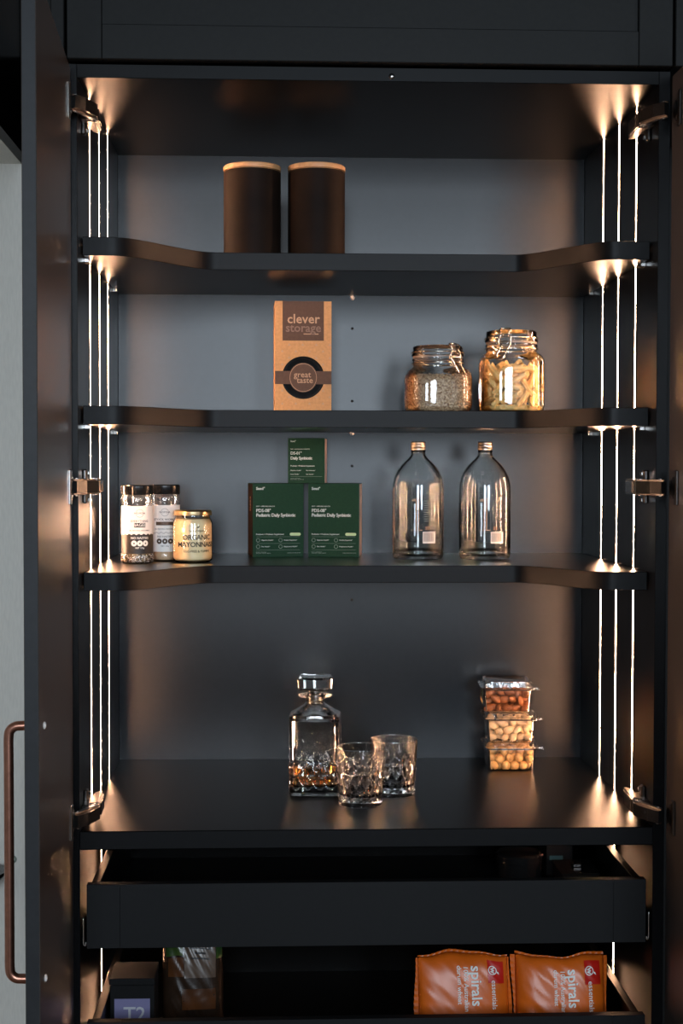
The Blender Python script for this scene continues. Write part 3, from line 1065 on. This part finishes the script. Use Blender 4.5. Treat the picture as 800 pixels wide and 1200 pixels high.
for s_, sz, zz, b_ in (('ORGANIC', 0.0122, 0.0445, 0.012), ('MAYONNAISE', 0.0122, 0.0320, 0.012), ('EGG-FREE & YUMMY', 0.0058, 0.0205, 0.0), ('Ceres Organics', 0.0050, 0.0562, 0.0)):
    v, f = wrap_print(text_vf(s_, sz, b_, spacing=0.92), 0.30, zz, r + 0.0002)
    obj('lettering', v, f, 'blackink', t)
v, f = wrap_print(([(-0.003, -0.0015, 0), (-0.001, 0.0008, 0), (0.003, 0.002, 0), (0.001, -0.0012, 0)], [[0, 3, 2, 1]]), 0.34, 0.0625, r + 0.0003)
obj('leaf_print', v, f, 'blackink', t)
v, f = wrap_print(disc_vf(0.0045, 20), -0.42, 0.058, r + 0.0002)
obj('seal_print', v, f, 'gold', t)


# green cartons
def carton(x, y, z, rz, w, h, d, label, big, side_m):
    t = thing('supplement_box', label, 'box', (x, y, z), rz, 'green supplement cartons')
    hw = w / 2
    box('carton', -hw, hw, 0.0, d, 0.0002, h, 'green', t, 0.0006)
    v, f = box_vf(-0.0002, 0.0002, 0.001, d - 0.001, 0.001, h - 0.001)
    sx = 1 if side_m else -1
    s_ = obj('side_print', [(sx * hw + x_ + sx * 0.0003, y_, z_) for x_, y_, z_ in v], f, 'greenside' if side_m else 'darkbrown', t)
    L = -hw + w * 0.065

    def put(body, size, zz, bold=0.0, m='whiteink', x0=None, al='LEFT', sp=1.0):
        v_, f_ = face_print(text_vf(body, size, bold, al, sp), L if x0 is None else x0, h * zz, -0.0001)
        obj('lettering', v_, f_, m, t)
    put('Seed\u00b0', h * 0.052, 0.930, 0.02)
    if big:
        put('GUT + IMMUNE HEALTH', h * 0.023, 0.690, 0.0)
        put('PDS-08\u00b0', h * 0.062, 0.632, 0.012, sp=0.95)
        put('Pediatric Daily Synbiotic', h * 0.0625, 0.570, 0.012, sp=0.90)
        put('Probiotic + Prebiotic Supplement', h * 0.028, 0.312, 0.004)
        v, f = face_print(loft_flat(w * 0.215, h * 0.040), hw - w * 0.165, h * 0.312, -0.0001)
        o_ = obj('pill_print', v, f, 'lime', t)
        rows = ((0.232, ('Digestive Health*', 'Healthy Regularity*')), (0.145, ('Skin Health*', 'Respiratory Health*')))
        for zz, (a, b) in rows:
            put(a, h * 0.023, zz, x0=-hw + w * 0.17)
            put(b, h * 0.023, zz, x0=-hw + w * 0.61)
            for xx in (-hw + w * 0.105, -hw + w * 0.545):
                v, f = face_print(ring_vf(h * 0.022, h * 0.026, 20), xx, h * zz, -0.0001)
                obj('icon_print', v, f, 'greyink', t)
        put('DIETARY SUPPLEMENT\n30 SACHETS / 45 g NET WEIGHT', h * 0.014, 0.062, m='greyink')
        put('24 BILLION AFU PER SACHET', h * 0.014, 0.058, m='greyink', x0=hw - w * 0.06, al='RIGHT')
        lines = (0.278, 0.188, 0.100)
    else:
        put('GUT + WHOLE-BODY BENEFITS', h * 0.030, 0.755, 0.0)
        put('DS-01\u00b0', h * 0.090, 0.665, 0.012, sp=0.95)
        put('Daily Synbiotic', h * 0.092, 0.555, 0.012, sp=0.90)
        put('Probiotic + Prebiotic Supplement', h * 0.042, 0.385, 0.004, sp=0.95)
        for zz, (a, b) in ((0.285, ('Digestive Health*', 'Gut Immunity*')), (0.200, ('Heart Health*', 'Skin Health*'))):
            put(a, h * 0.034, zz)
            put(b, h * 0.034, zz, x0=-hw + w * 0.49)
        put('DIETARY SUPPLEMENT\n30 DAY SUPPLY / 60 CAPSULES', h * 0.022, 0.095, m='greyink')
        lines = (0.150,)
    for zz in lines:
        v, f = face_print(rect_vf(w * 0.86, 0.00025), 0, h * zz, -0.0001)
        obj('rule_print', v, f, 'greyink', t)
    if not side_m:
        v, f = xform(text_vf('SEED', 0.013, 0.01), lambda p: (-hw - 0.0006 - p.z, 0.45 * d - p.y * 1, h * 0.72 - p.x))
        obj('lettering', v, f, 'copperink', t)
    return t


def loft_flat(w, h, n=10):
    pts = []
    for i in range(n + 1):
        a = -PI / 2 + PI * i / n
        pts.append((w / 2 - h / 2 + h / 2 * math.cos(a), h / 2 * math.sin(a), 0.0001))
    for i in range(n + 1):
        a = PI / 2 + PI * i / n
        pts.append((-w / 2 + h / 2 + h / 2 * math.cos(a), h / 2 * math.sin(a), 0.0001))
    return pts, [list(range(len(pts)))]


carton(-0.1425, 0.4315, Z3, math.radians(7.0), 0.0945, 0.1365, 0.085, 'large dark green carton with brown side, left under the small carton', True, False)
carton(-0.0400, 0.4300, Z3, math.radians(-6.0), 0.0945, 0.1365, 0.085, 'large dark green carton beside the glass bottles, right under the small carton', True, True)
carton(-0.0905, 0.4350, Z3 + 0.1368, math.radians(-5.0), 0.0680, 0.0835, 0.060, 'small dark green carton standing on top of the two large cartons', False, True)


# empty glass bottles
def bottle(x, y, label, rz):
    t = thing('glass_bottle', label, 'bottle', (x, y, Z3), rz, 'empty one-litre glass bottles')
    R = 0.0468
    outer = [(0.0, 0.004), (R * 0.55, 0.0030), (R * 0.80, 0.0004), (R * 0.93, 0.0012), (R * 0.985, 0.006), (R, 0.013), (R, 0.124), (R * 0.985, 0.136), (R * 0.93, 0.148), (R * 0.83, 0.159), (R * 0.68, 0.1695), (R * 0.52, 0.177), (R * 0.39, 0.1825), (0.0148, 0.187), (0.0130, 0.191), (0.0126, 0.208)]
    inner = [(0.0096, 0.208), (0.0098, 0.191), (0.0116, 0.186), (R * 0.33, 0.181), (R * 0.47, 0.175), (R * 0.63, 0.167), (R * 0.78, 0.157), (R * 0.88, 0.1465), (R * 0.935, 0.135), (R * 0.95, 0.124), (R * 0.95, 0.014), (R * 0.91, 0.009), (R * 0.6, 0.0075), (0.0, 0.0085)]
    v, f = lathe_vf(outer + inner, 72)
    obj('glass_body', v, f, 'glass', t, smooth=True)
    v, f = lathe_vf([(0, 0.2135), (0.0118, 0.2135), (0.0131, 0.2125), (0.0133, 0.2090), (0.0128, 0.2083), (0.0134, 0.2076), (0.0134, 0.2040), (0.0129, 0.2033), (0.0135, 0.2026), (0.0135, 0.1985), (0.0129, 0.1980)], 40)
    obj('cap', v, f, 'cap', t, smooth=True, angle=50)
    a0 = -rz
    # printed numeral, letters, rules and bar code
    one = merge(shift(rect_vf(0.0008, 0.056), 0.0022, 0), shift(rect_vf(0.0008, 0.052), -0.0022, -0.002), shift(rect_vf(0.020, 0.0009, 8, 1), -0.001, -0.0285), shift(rect_vf(0.0050, 0.0009, 2, 1), 0, 0.028), shift(rect_vf(0.0078, 0.0009, 4, 1), -0.0060, 0.0240), shift(rect_vf(0.0060, 0.0009, 4, 1), -0.0055, 0.0265))
    v, f = wrap_print(shift(one, -0.0055, 0), a0, 0.0830, R)
    obj('numeral_print', v, f, 'copperink', t)
    v, f = wrap_print(text_vf('ST', 0.0078, 0.01), a0 + 0.28, 0.0575, R)
    obj('lettering', v, f, 'copperink', t)
    v, f = wrap_print(merge(*[shift(rect_vf(0.0150, 0.0005, 6, 1), 0.0145, 0.0005 + k * 0.0040) for k in range(10)]), a0, 0.070, R)
    obj('rule_print', v, f, 'greyink', t)
    v, f = wrap_print(rect_vf(0.0250, 0.0205, 10, 1), a0 + 0.36, 0.0410, R)
    lb = obj('barcode_label', v, f, 'whiteink', t, smooth=True)
    bars = []
    xx = -0.0108
    for k in range(22):
        w_ = (0.0003, 0.0005, 0.0007, 0.0004)[(k * 7 + 3) % 4]
        bars.append(shift(rect_vf(w_, 0.0160), xx, 0.0008))
        xx += w_ + (0.0004, 0.0006, 0.0003)[(k * 5) % 3]
    v, f = wrap_print(merge(*bars), a0 + 0.36, 0.0410, R + 0.0002)
    obj('barcode_print', v, f, 'dim_ink', lb)


bottle(0.1115, 0.3790, 'empty clear glass bottle beside the green cartons on third shelf', 0.0)
bottle(0.2330, 0.3745, 'empty clear glass bottle nearer the right light strips on third shelf', 0.12)

# ------------------------------------------------------------------ objects: counter
def cut_surface(secs_fn, n_ang, zs, disp):
    """outer surface rings: secs_fn(z) -> (r, exponent); disp(s, z) outward push, s in 0..1 round the perimeter"""
    V = []
    for z in zs:
        r, e = secs_fn(z)
        # even spacing along the perimeter of the superellipse
        raw = []
        for i in range(n_ang * 6):
            a = 2 * PI * i / (n_ang * 6)
            c, s = math.cos(a), math.sin(a)
            raw.append((r * math.copysign(abs(c) ** (2 / e), c), r * math.copysign(abs(s) ** (2 / e), s)))
        raw = np.array(raw)
        seg = np.sqrt(((np.roll(raw, -1, 0) - raw) ** 2).sum(1))
        cum = np.concatenate([[0], np.cumsum(seg)])
        cum /= cum[-1]
        rr = np.vstack([raw, raw[:1]])
        ss = (np.arange(n_ang)) / n_ang
        X = np.interp(ss, cum, rr[:, 0])
        Y = np.interp(ss, cum, rr[:, 1])
        for i in range(n_ang):
            L = math.hypot(X[i], Y[i])
            k = (L + disp(ss[i], z)) / L
            V.append((X[i] * k, Y[i] * k, z))
    return V


def tri_wave(x):
    x = x % 1.0
    return 1 - abs(2 * x - 1)


def grid_faces(n, m, off=0):
    F = []
    for k in range(m - 1):
        for i in range(n):
            j = (i + 1) % n
            F.append([off + k * n + i, off + k * n + j, off + (k + 1) * n + j, off + (k + 1) * n + i])
    return F


def cut_vessel(name, parent, sec_out, zs_out, disp, inner, n, m):
    """inner: list of (z, r, exponent) from top rim down to the inside floor"""
    V = cut_surface(sec_out, n, zs_out, disp)
    mm = len(zs_out)
    for z, r_, e in inner:
        V += cut_surface(lambda q: (r_, e), n, [z], lambda s, q: 0.0)
    tot = mm + len(inner)
    F = grid_faces(n, tot)
    F.append(list(range(n))[::-1])
    F.append(list(range((tot - 1) * n, tot * n)))
    return obj(name, V, F, m, parent)


t = thing('whisky_decanter', 'square cut-crystal decanter with a little amber whisky on the counter', 'decanter', (-0.0775, 0.2750, ZC), math.radians(-4))
hb = 0.1345


def dec_sec(z):
    if z < 0.004:
        return 0.0435 + z * 0.3, 7
    if z < hb:
        return 0.0450, 8
    k = (z - hb) / 0.0215
    k = min(1, k)
    return 0.0450 + (0.0165 - 0.0450) * k ** 0.85, 8 - 5.8 * k


def dec_disp(s, z):
    a = s * 16
    if 0.008 < z < 0.062:
        b = (z - 0.008) / 0.0135
        h1 = tri_wave(a + b * 0.5 + 0.5)
        h2 = tri_wave(a - b * 0.5 + 0.5)
        return -0.0026 * (1 - min(h1, h2))
    if 0.062 <= z < 0.088:
        return -0.0020 * (1 - tri_wave(a + 0.5)) * (1 - (z - 0.062) / 0.026) - 0.0012 * (1 - tri_wave(a + 0.5))
    if z < hb:
        return -0.0012 * (1 - tri_wave(a + 0.5))
    return 0.0


zs = [0.0, 0.003, 0.006] + [0.008 + 0.054 * i / 36 for i in range(37)] + [0.070, 0.078, 0.088, 0.100, 0.115, 0.130, hb - 0.001, hb + 0.0005, hb + 0.004, hb + 0.009, hb + 0.014, hb + 0.018, hb + 0.0215, hb + 0.0235]
inner = [(hb + 0.0235, 0.0105, 2), (hb + 0.016, 0.0115, 2), (hb + 0.008, 0.022, 3), (hb + 0.001, 0.034, 5), (hb - 0.006, 0.0385, 7), (0.020, 0.0385, 7), (0.0155, 0.036, 7)]
cut_vessel('cut_body', t, dec_sec, zs, dec_disp, inner, 128, 'crystal')
z0 = hb + 0.0235
v, f = lathe_vf([(0.0108, z0 + 0.0002), (0.0162, z0 + 0.0002), (0.0165, z0 + 0.006), (0.022, z0 + 0.0075), (0.0275, z0 + 0.0085), (0.0298, z0 + 0.0105), (0.0292, z0 + 0.0125), (0.022, z0 + 0.0140), (0.0135, z0 + 0.0150), (0.0108, z0 + 0.0155)], 48, True)
obj('neck_collar', v, f, 'crystal', t, smooth=True)
z1 = z0 + 0.0185
st_secs = [(z0 + 0.002, 0.0085, 0.0085, 2), (z0 + 0.0165, 0.0098, 0.0098, 2), (z1 - 0.0005, 0.0105, 0.0105, 2), (z1 + 0.002, 0.0240, 0.0240, 3.2), (z1 + 0.0045, 0.0295, 0.0295, 4), (z1 + 0.0225, 0.0305, 0.0305, 4), (z1 + 0.0265, 0.0275, 0.0275, 3.5), (z1 + 0.0255, 0.018, 0.018, 2.5)]
v, f = loft_vf(st_secs, 24)
obj('stopper', v, f, 'crystal', t)
v, f = loft_vf([(0.0165, 0.0358, 0.0358, 7), (0.0205, 0.0380, 0.0380, 7), (0.0500, 0.0380, 0.0380, 7)], 64)
o = obj('whisky', v, f, 'whisky', t, smooth=True, angle=40)
o['label'] = 'shallow amber whisky'


def tumbler(x, y, rz, label):
    t = thing('tumbler', label, 'glass', (x, y, ZC), rz, 'cut-crystal tumblers')
    H = 0.0960

    def sec(z):
        return 0.0365 + 0.0050 * (z / H) ** 0.9, 2

    def disp(s, z):
        a = s * 14
        if z < 0.011:
            return -0.0016 * (1 - tri_wave(a * 2 + 0.5)) * (1 if z > 0.002 else 0.3)
        if z < 0.055:
            b = (z - 0.011) / 0.0176
            h1 = tri_wave(a + b * 0.5)
            h2 = tri_wave(a - b * 0.5)
            return -0.0023 * (1 - min(h1, h2))
        if z < 0.080:
            return -0.0023 * (1 - tri_wave(a + 0.25)) * (1 - (z - 0.055) / 0.025) ** 0.7
        return 0.0
    zs_ = [0.0, 0.0015, 0.003, 0.006, 0.009, 0.012] + [0.012 + 0.044 * i / 30 for i in range(1, 31)] + [0.061, 0.066, 0.072, 0.078, 0.086, 0.0945, H]
    inner_ = [(H, 0.0392, 2), (0.090, 0.0388, 2), (0.060, 0.0365, 2), (0.022, 0.0335, 2), (0.0165, 0.031, 2), (0.0150, 0.022, 2)]
    cut_vessel('cut_glass', t, sec, zs_, disp, inner_, 168, 'crystal')
    v, f = tube_vf([(0.0403 * math.cos(2 * PI * i / 60), 0.0403 * math.sin(2 * PI * i / 60), H) for i in range(60)], 0.0009, 8, True)
    obj('rim', v, f, 'crystal', t, smooth=True)


tumbler(-0.0035, 0.1755, 0.2, 'cut-crystal tumbler in front, overlapping the decanter')
tumbler(0.0585, 0.2480, 0.5, 'cut-crystal tumbler behind and right of the front one')


# clear tubs of nuts, stacked
def nut_mesh(kind):
    secs_, n = [], 10
    V, F = [], []
    m_ = 7
    for k in range(m_ + 1):
        a = PI * k / m_
        for i in range(n):
            b = 2 * PI * i / n
            x, y, z = math.sin(a) * math.cos(b), math.sin(a) * math.sin(b), math.cos(a)
            if kind == 'almond':
                q = 1 - 0.35 * max(0, z)
                V.append((x * 0.0074 * q, y * 0.0054 * q, z * 0.0122))
            elif kind == 'pale':
                q = 1 - 0.22 * max(0, z)
                V.append((x * 0.0072 * q, y * 0.0060 * q, z * 0.0108))
            else:
                V.append((x * 0.0090, y * 0.0084, z * 0.0087))
    for k in range(m_):
        for i in range(n):
            j = (i + 1) % n
            F.append([k * n + i, k * n + j, (k + 1) * n + j, (k + 1) * n + i])
    return V, F


def tub(x, y, z, rz, hb_, lid_h, label, kind, nn, nr, nut_m, nut_name, nut_label, seed, sticker=False):
    t = thing('snack_tub', label, 'tub', (x, y, z), rz, 'stacked clear nut tubs')
    w0, w1, dd = 0.0425, 0.0455, 0.0450
    secs = [(0.0006, w0 - 0.003, dd - 0.005, 9), (0.003, w0, dd - 0.002, 9), (hb_ - 0.002, w1, dd + 0.001, 9), (hb_, w1 + 0.003, dd + 0.004, 9), (hb_ + 0.0012, w1 + 0.0045, dd + 0.0055, 9)]
    v, f = loft_vf(secs, 64, True, False)
    obj('clear_body', v, f, 'pet', t, smooth=True, angle=50)
    l0 = hb_ + 0.0016
    v, f = loft_vf([(l0 - 0.003, w1 + 0.0062, dd + 0.0072, 9), (l0 + 0.0018, w1 + 0.0062, dd + 0.0072, 9), (l0 + 0.0022, w1 - 0.001, dd, 9), (l0 + lid_h, w1 - 0.003, dd - 0.002, 9), (l0 + lid_h + 0.0005, w1 - 0.006, dd - 0.005, 9), (l0 + lid_h - 0.0015, w1 - 0.008, dd - 0.007, 8)], 64, False, True)
    obj('lid', v, f, 'pet', t, smooth=True, angle=50)
    v, f = box_vf(w1 + 0.004, w1 + 0.0125, -dd - 0.0045, -dd + 0.006, l0 - 0.0012, l0 + 0.0008, 0.0005)
    obj('lid_tab', v, f, 'pet', t)
    if sticker:
        v, f = box_vf(-w1 - 0.0012, -w1 - 0.0008, -0.033, 0.025, 0.014, 0.042)
        s_ = obj('sticker', v, f, 'blackink', t)
        v, f = box_vf(-w1 - 0.0016, -w1 - 0.0012, -0.031, 0.000, 0.028, 0.041)
        obj('green_print', v, f, 'snackgreen', s_)
        v, f = box_vf(-w1 - 0.0016, -w1 - 0.0012, -0.031, 0.020, 0.015, 0.021)
        obj('gold_print', v, f, 'goldNut', s_)

    def inside(P, r_):
        P = P.copy()
        P[:, 0] = np.clip(P[:, 0], -w0 + r_ + 0.001, w0 - r_ - 0.001)
        P[:, 1] = np.clip(P[:, 1], -dd + r_ + 0.0035, dd - r_ - 0.003)
        P[:, 2] = np.clip(P[:, 2], 0.0012 + r_ * 0.9, hb_ - r_ * 0.8)
        return P
    Q = pack(nn, nr, inside, 160, seed=seed)
    v, f = nut_mesh(kind)
    pr = obj(nut_name, v, f, nut_m, None, smooth=True)
    for i, p in enumerate(Q):
        o = pr if i == 0 else pr.copy()
        if i:
            COL.objects.link(o)
        o.rotation_euler = (rng.uniform(0, PI), rng.uniform(0, PI), rng.uniform(0, PI))
        s_ = rng.uniform(0.90, 1.05)
        o.scale = (s_, s_, s_)
        o.location = Vector((x, y, z)) + Matrix.Rotation(rz, 3, 'Z') @ Vector(p)
        tag(o, nut_label, 'nut', nut_name.replace('_', ' ') + 's in the stacked tubs')


ty = 0.4745
tub(0.2955, ty, ZC, math.radians(-1.5), 0.0420, 0.0085, 'clear lidded tub of round golden nuts, bottom of the stack', 'gold', 62, 0.0083, 'goldNut', 'roasted_nut',
    'round golden roasted nut in the bottom clear tub', 5)
tub(0.2945, ty, ZC + 0.0538, math.radians(-2.5), 0.0430, 0.0085, 'clear lidded tub of pale nuts, middle of the stack', 'pale', 74, 0.0079, 'paleNut', 'pale_nut',
    'pale blanched nut in the middle clear tub', 6)
tub(0.2895, ty + 0.002, ZC + 0.1088, math.radians(-3.5), 0.0440, 0.0120, 'clear lidded tub of brown almonds, top of the stack', 'almond', 70, 0.0080, 'almond', 'almond',
    'brown skinned almond in the top clear tub', 8, True)

# ------------------------------------------------------------------ objects: upper drawer
ZD1 = 0.7325 + 0.0082
v, f = lathe_vf([(0, 0.0), (0.037, 0.0), (0.040, 0.003), (0.040, 0.034), (0.0415, 0.035), (0.0415, 0.046), (0.039, 0.049), (0.030, 0.0505), (0, 0.051)], 48)
t = thing('round_tin', 'low round black tin lying in the upper drawer', 'tin', (0.290, 0.320, ZD1))
obj('body', v, f, 'blackplastic', t, smooth=True, angle=35)
v, f = lathe_vf([(0, 0.0), (0.004, 0.0), (0.0045, 0.002), (0.004, 0.004), (0, 0.0045)], 16)
obj('rivet', [(0.036 + x, -0.022 + y, 0.047 + z) for x, y, z in v], f, 'copper', t, smooth=True)
t = thing('tea_carton', 'black carton with a teal strip in the upper drawer', 'box', (0.405 - 0.038, 0.34, ZD1), 0.0)
box('carton', -0.024, 0.024, 0, 0.09, 0.0, 0.060, 'tea', t, 0.001)
box('teal_strip', -0.018, 0.006, -0.0006, 0.0, 0.028, 0.036, 'teal', t, 0.0001)
t = thing('glossy_tray', 'glossy black lidded tray lit by the right strip in the upper drawer', 'tray', (0.380, 0.205, ZD1), 0.0)
box('tray_body', -0.034, 0.030, 0, 0.085, 0.0, 0.038, 'tea', t, 0.002)
box('tray_lid', -0.036, 0.032, -0.002, 0.087, 0.0382, 0.042, 'blackplastic', t, 0.001)
box('lid_grip', -0.008, 0.006, 0.035, 0.055, 0.0422, 0.048, 'steel', t, 0.001)

# ------------------------------------------------------------------ objects: lower drawer
ZD2 = 0.5120 + 0.0082


def bag(name, label, loc, w, h, depth, tilt, seed, film, rz=0.0, crimp='sides', cat='bag', group=None):
    """soft film bag: puffed front and back sheets, crumpled, with crimped seams. Returns thing and the front map S(u, v)"""
    g = random.Random(seed)
    ph = [(g.uniform(3, 9), g.uniform(3, 9), g.uniform(0, 6.3), g.uniform(0.25, 1.0)) for _ in range(9)]

    def crumple(u, v):
        s = 0
        for a, b, c, k in ph:
            s += k * (1 - abs(math.sin(a * u + b * v + c))) ** 2
        return s / 9

    def top(u):
        return h * (0.5 + 0.022 * math.sin(3.1 * u + seed) + 0.008 * math.sin(8 * u + 2 * seed))

    def S(u, v, side=-1):      # u,v in -1..1
        x = u * w / 2
        z = v * (top(u) if v > 0 else h / 2)
        e = max(0.0, (1 - abs(u) ** 3.5)) ** 0.5 * max(0.0, (1 - abs(v) ** 3.0)) ** 0.5
        y = side * depth / 2 * e * (0.80 + 0.35 * crumple(u * 1.3, v * 1.1)) + 0.004 * math.sin(3 * u + seed) * (1 - e)
        return Vector((x, y, z))
    t = thing(name, label, cat, loc, rz, group)
    R_ = Matrix.Rotation(tilt, 3, 'X')

    def place(p):
        p = R_ @ Vector((p.x, p.y, p.z + h / 2))
        return p
    nu, nv = 44, 40
    V, F = [], []
    for side in (-1, 1):
        for k in range(nv + 1):
            for i in range(nu + 1):
                V.append(place(S(-1 + 2 * i / nu, -1 + 2 * k / nv, side)))
    o2 = (nu + 1) * (nv + 1)
    for k in range(nv):
        for i in range(nu):
            a = k * (nu + 1) + i
            F.append([a, a + 1, a + nu + 2, a + nu + 1])
            F.append([o2 + a, o2 + a + nu + 1, o2 + a + nu + 2, o2 + a + 1])
    me_o = obj('film', V, F, film, t, smooth=True, recalc=False)
    bm = bmesh.new()
    bm.from_mesh(me_o.data)
    bmesh.ops.remove_doubles(bm, verts=bm.verts[:], dist=0.00005)
    bmesh.ops.recalc_face_normals(bm, faces=bm.faces[:])
    bm.to_mesh(me_o.data)
    bm.free()
    for p_ in me_o.data.polygons:
        p_.use_smooth = True
    # crimped seam: zig-zag strip beyond the film's edge
    def strip(edge, n, wid):
        V, F = [], []
        for i in range(n + 1):
            s = -1 + 2 * i / n
            if edge == 'top':
                p = S(s, 1)
                dv = Vector((0, 0.35, 1))
            else:
                sg = -1 if edge == 'left' else 1
                p = S(sg, s * 0.97)
                dv = Vector((sg, 0.25, 0))
            rip = 0.0007 * (1 if i % 2 else -1)
            q = p + dv * wid * (1 + 0.10 * (i % 2) + 0.45 * math.sin(3 * s + seed))
            V += [place(p + Vector((0, rip * 0.4, 0))), place(q + Vector((0, rip, 0)))]
        for i in range(n):
            F.append([2 * i, 2 * i + 2, 2 * i + 3, 2 * i + 1])
        o_ = obj('seam', V, F, film, t, recalc=False)
        sm = o_.modifiers.new('solid', 'SOLIDIFY')
        sm.thickness = 0.0004
    if crimp == 'sides':
        strip('left', 30, 0.005)
        strip('right', 30, 0.004)
        strip('top', 30, 0.0025)
    else:
        strip('top', 40, 0.010)

    def put(vf, cx, cz, rot=0.0, lift=0.0006):
        """print on the front: cx, cz in metres from the middle of the bag"""
        c, s = math.cos(rot), math.sin(rot)

        def fn(p):
            x = cx + p.x * c - p.y * s
            z = cz + p.x * s + p.y * c
            q = S(max(-1, min(1, x / (w / 2))), max(-1, min(1, z / (h / 2))))
            return place(q + Vector((0, -lift - p.z, 0)))
        return xform(vf, fn)
    return t, put


def pasta_bag(label, loc, rz, tilt, seed, w, h):
    t, put = bag('pasta_bag', label, loc, w, h, 0.050, tilt, seed, 'orange', rz, group='orange pasta bags in the lower drawer')
    dn = -PI / 2
    zt = h * 0.5
    v, f = put(rect_vf(0.027, 0.036, 14, 14), w * 0.5 - 0.022, zt - 0.027, lift=0.0008)
    sq = obj('red_print', v, f, 'red', t, smooth=True)
    v, f = put(merge(ring_vf(0.0058, 0.0072, 24), shift(text_vf('w', 0.0135, 0.03), 0, 0.0006)), w * 0.5 - 0.0275, zt - 0.0245, dn, lift=0.0014)
    obj('logo_print', v, f, 'whiteink', sq)
    v, f = put(([(0, 0, 0), (0.003, 0.001, 0), (0.005, 0.004, 0), (0.001, 0.003, 0)], [[0, 1, 2, 3]]), w * 0.5 - 0.0205, zt - 0.0255, dn, lift=0.0016)
    obj('logo_print', v, f, 'whiteink', sq)
    v, f = put(text_vf('essentials', 0.0125, 0.005, 'LEFT'), w * 0.5 - 0.0260, zt - 0.0400, dn, lift=0.0016)
    obj('lettering', v, f, 'whiteink', t)
    v, f = put(text_vf('spirals', 0.0250, 0.016, 'LEFT'), w * 0.5 - 0.0560, zt - 0.0180, dn, lift=0.0016)
    obj('lettering', v, f, 'whiteink', t)
    v, f = put(text_vf('100% Australian', 0.0108, 0.010, 'LEFT'), w * 0.5 - 0.0725, zt - 0.0190, dn, lift=0.0016)
    obj('lettering', v, f, 'whiteink', t)
    v, f = put(text_vf('durum wheat', 0.0108, 0.010, 'LEFT'), w * 0.5 - 0.0835, zt - 0.0190, dn, lift=0.0016)
    obj('lettering', v, f, 'whiteink', t)


pasta_bag('orange spiral pasta bag, left of the two in the lower drawer', (0.1650, 0.098, ZD2 + 0.001), 0.04, math.radians(-12), 2, 0.150, 0.152)
pasta_bag('orange spiral pasta bag, right of the two in the lower drawer', (0.3245, 0.090, ZD2 + 0.001), -0.03, math.radians(-12), 5, 0.148, 0.150)

t, put = bag('snack_bag', 'dark shiny snack bag with green corner in the lower drawer', (-0.2850, 0.170, ZD2 + 0.001), 0.102, 0.190, 0.050, math.radians(-8), 9, 'snack', 0.05, 'top')
w, h = 0.102, 0.190
v, f = put(rect_vf(0.052, 0.070, 26, 30), 0.012, 0.040, lift=0.0008)
lb = obj('label_print', v, f, 'snacklabel', t, smooth=True)
v, f = put(rect_vf(0.028, 0.040, 8, 10), -0.031, 0.060, lift=0.0007)
obj('green_print', v, f, 'snackgreen', t, smooth=True)
v, f = put(rect_vf(0.010, 0.050, 4, 10), 0.044, 0.062, lift=0.0007)
obj('green_print', v, f, 'snackgreen', t, smooth=True)
v, f = put(rect_vf(0.026, 0.030, 8, 8), -0.028, 0.022, lift=0.0007)
obj('orange_print', v, f, 'snackorange', t, smooth=True)
v, f = put(rect_vf(0.056, 0.034, 10, 8), 0.010, -0.030, lift=0.0007)
obj('orange_print', v, f, 'snackorange', t, smooth=True)
v, f = put(rect_vf(0.036, 0.0062, 10, 3), 0.012, 0.0555, lift=0.0016)
obj('plate_print', v, f, 'blackink', lb, smooth=True)
for wd_, ht_, zz, mm_ in ((0.042, 0.0050, 0.0690, 'snackorange'), (0.028, 0.0026, 0.0555, 'snacklabel'), (0.018, 0.0030, 0.0455, 'blackink'), (0.032, 0.0024, 0.0370, 'blackink')):
    v, f = put(rect_vf(wd_, ht_, 14, 3), 0.012, zz, lift=0.0024)
    obj('text_line', v, f, mm_, lb)

t = thing('tea_box', 'black box with lilac front label in the lower drawer corner', 'box', (-0.3800, 0.105, ZD2), 0.0)
box('carton', -0.036, 0.036, 0, 0.080, 0.0, 0.112, 'tea', t, 0.001)
box('lid', -0.0368, 0.0368, -0.0008, 0.0808, 0.1125, 0.124, 'tea', t, 0.001)
box('label', -0.0290, 0.0290, -0.0014, -0.0004, 0.046, 0.0905, 'lilac', t, 0.0002)
v, f = face_print(text_vf('T2', 0.0330, 0.012), 0.004, 0.0640, -0.0014)
obj('lettering', v, f, 'lilacink', t)
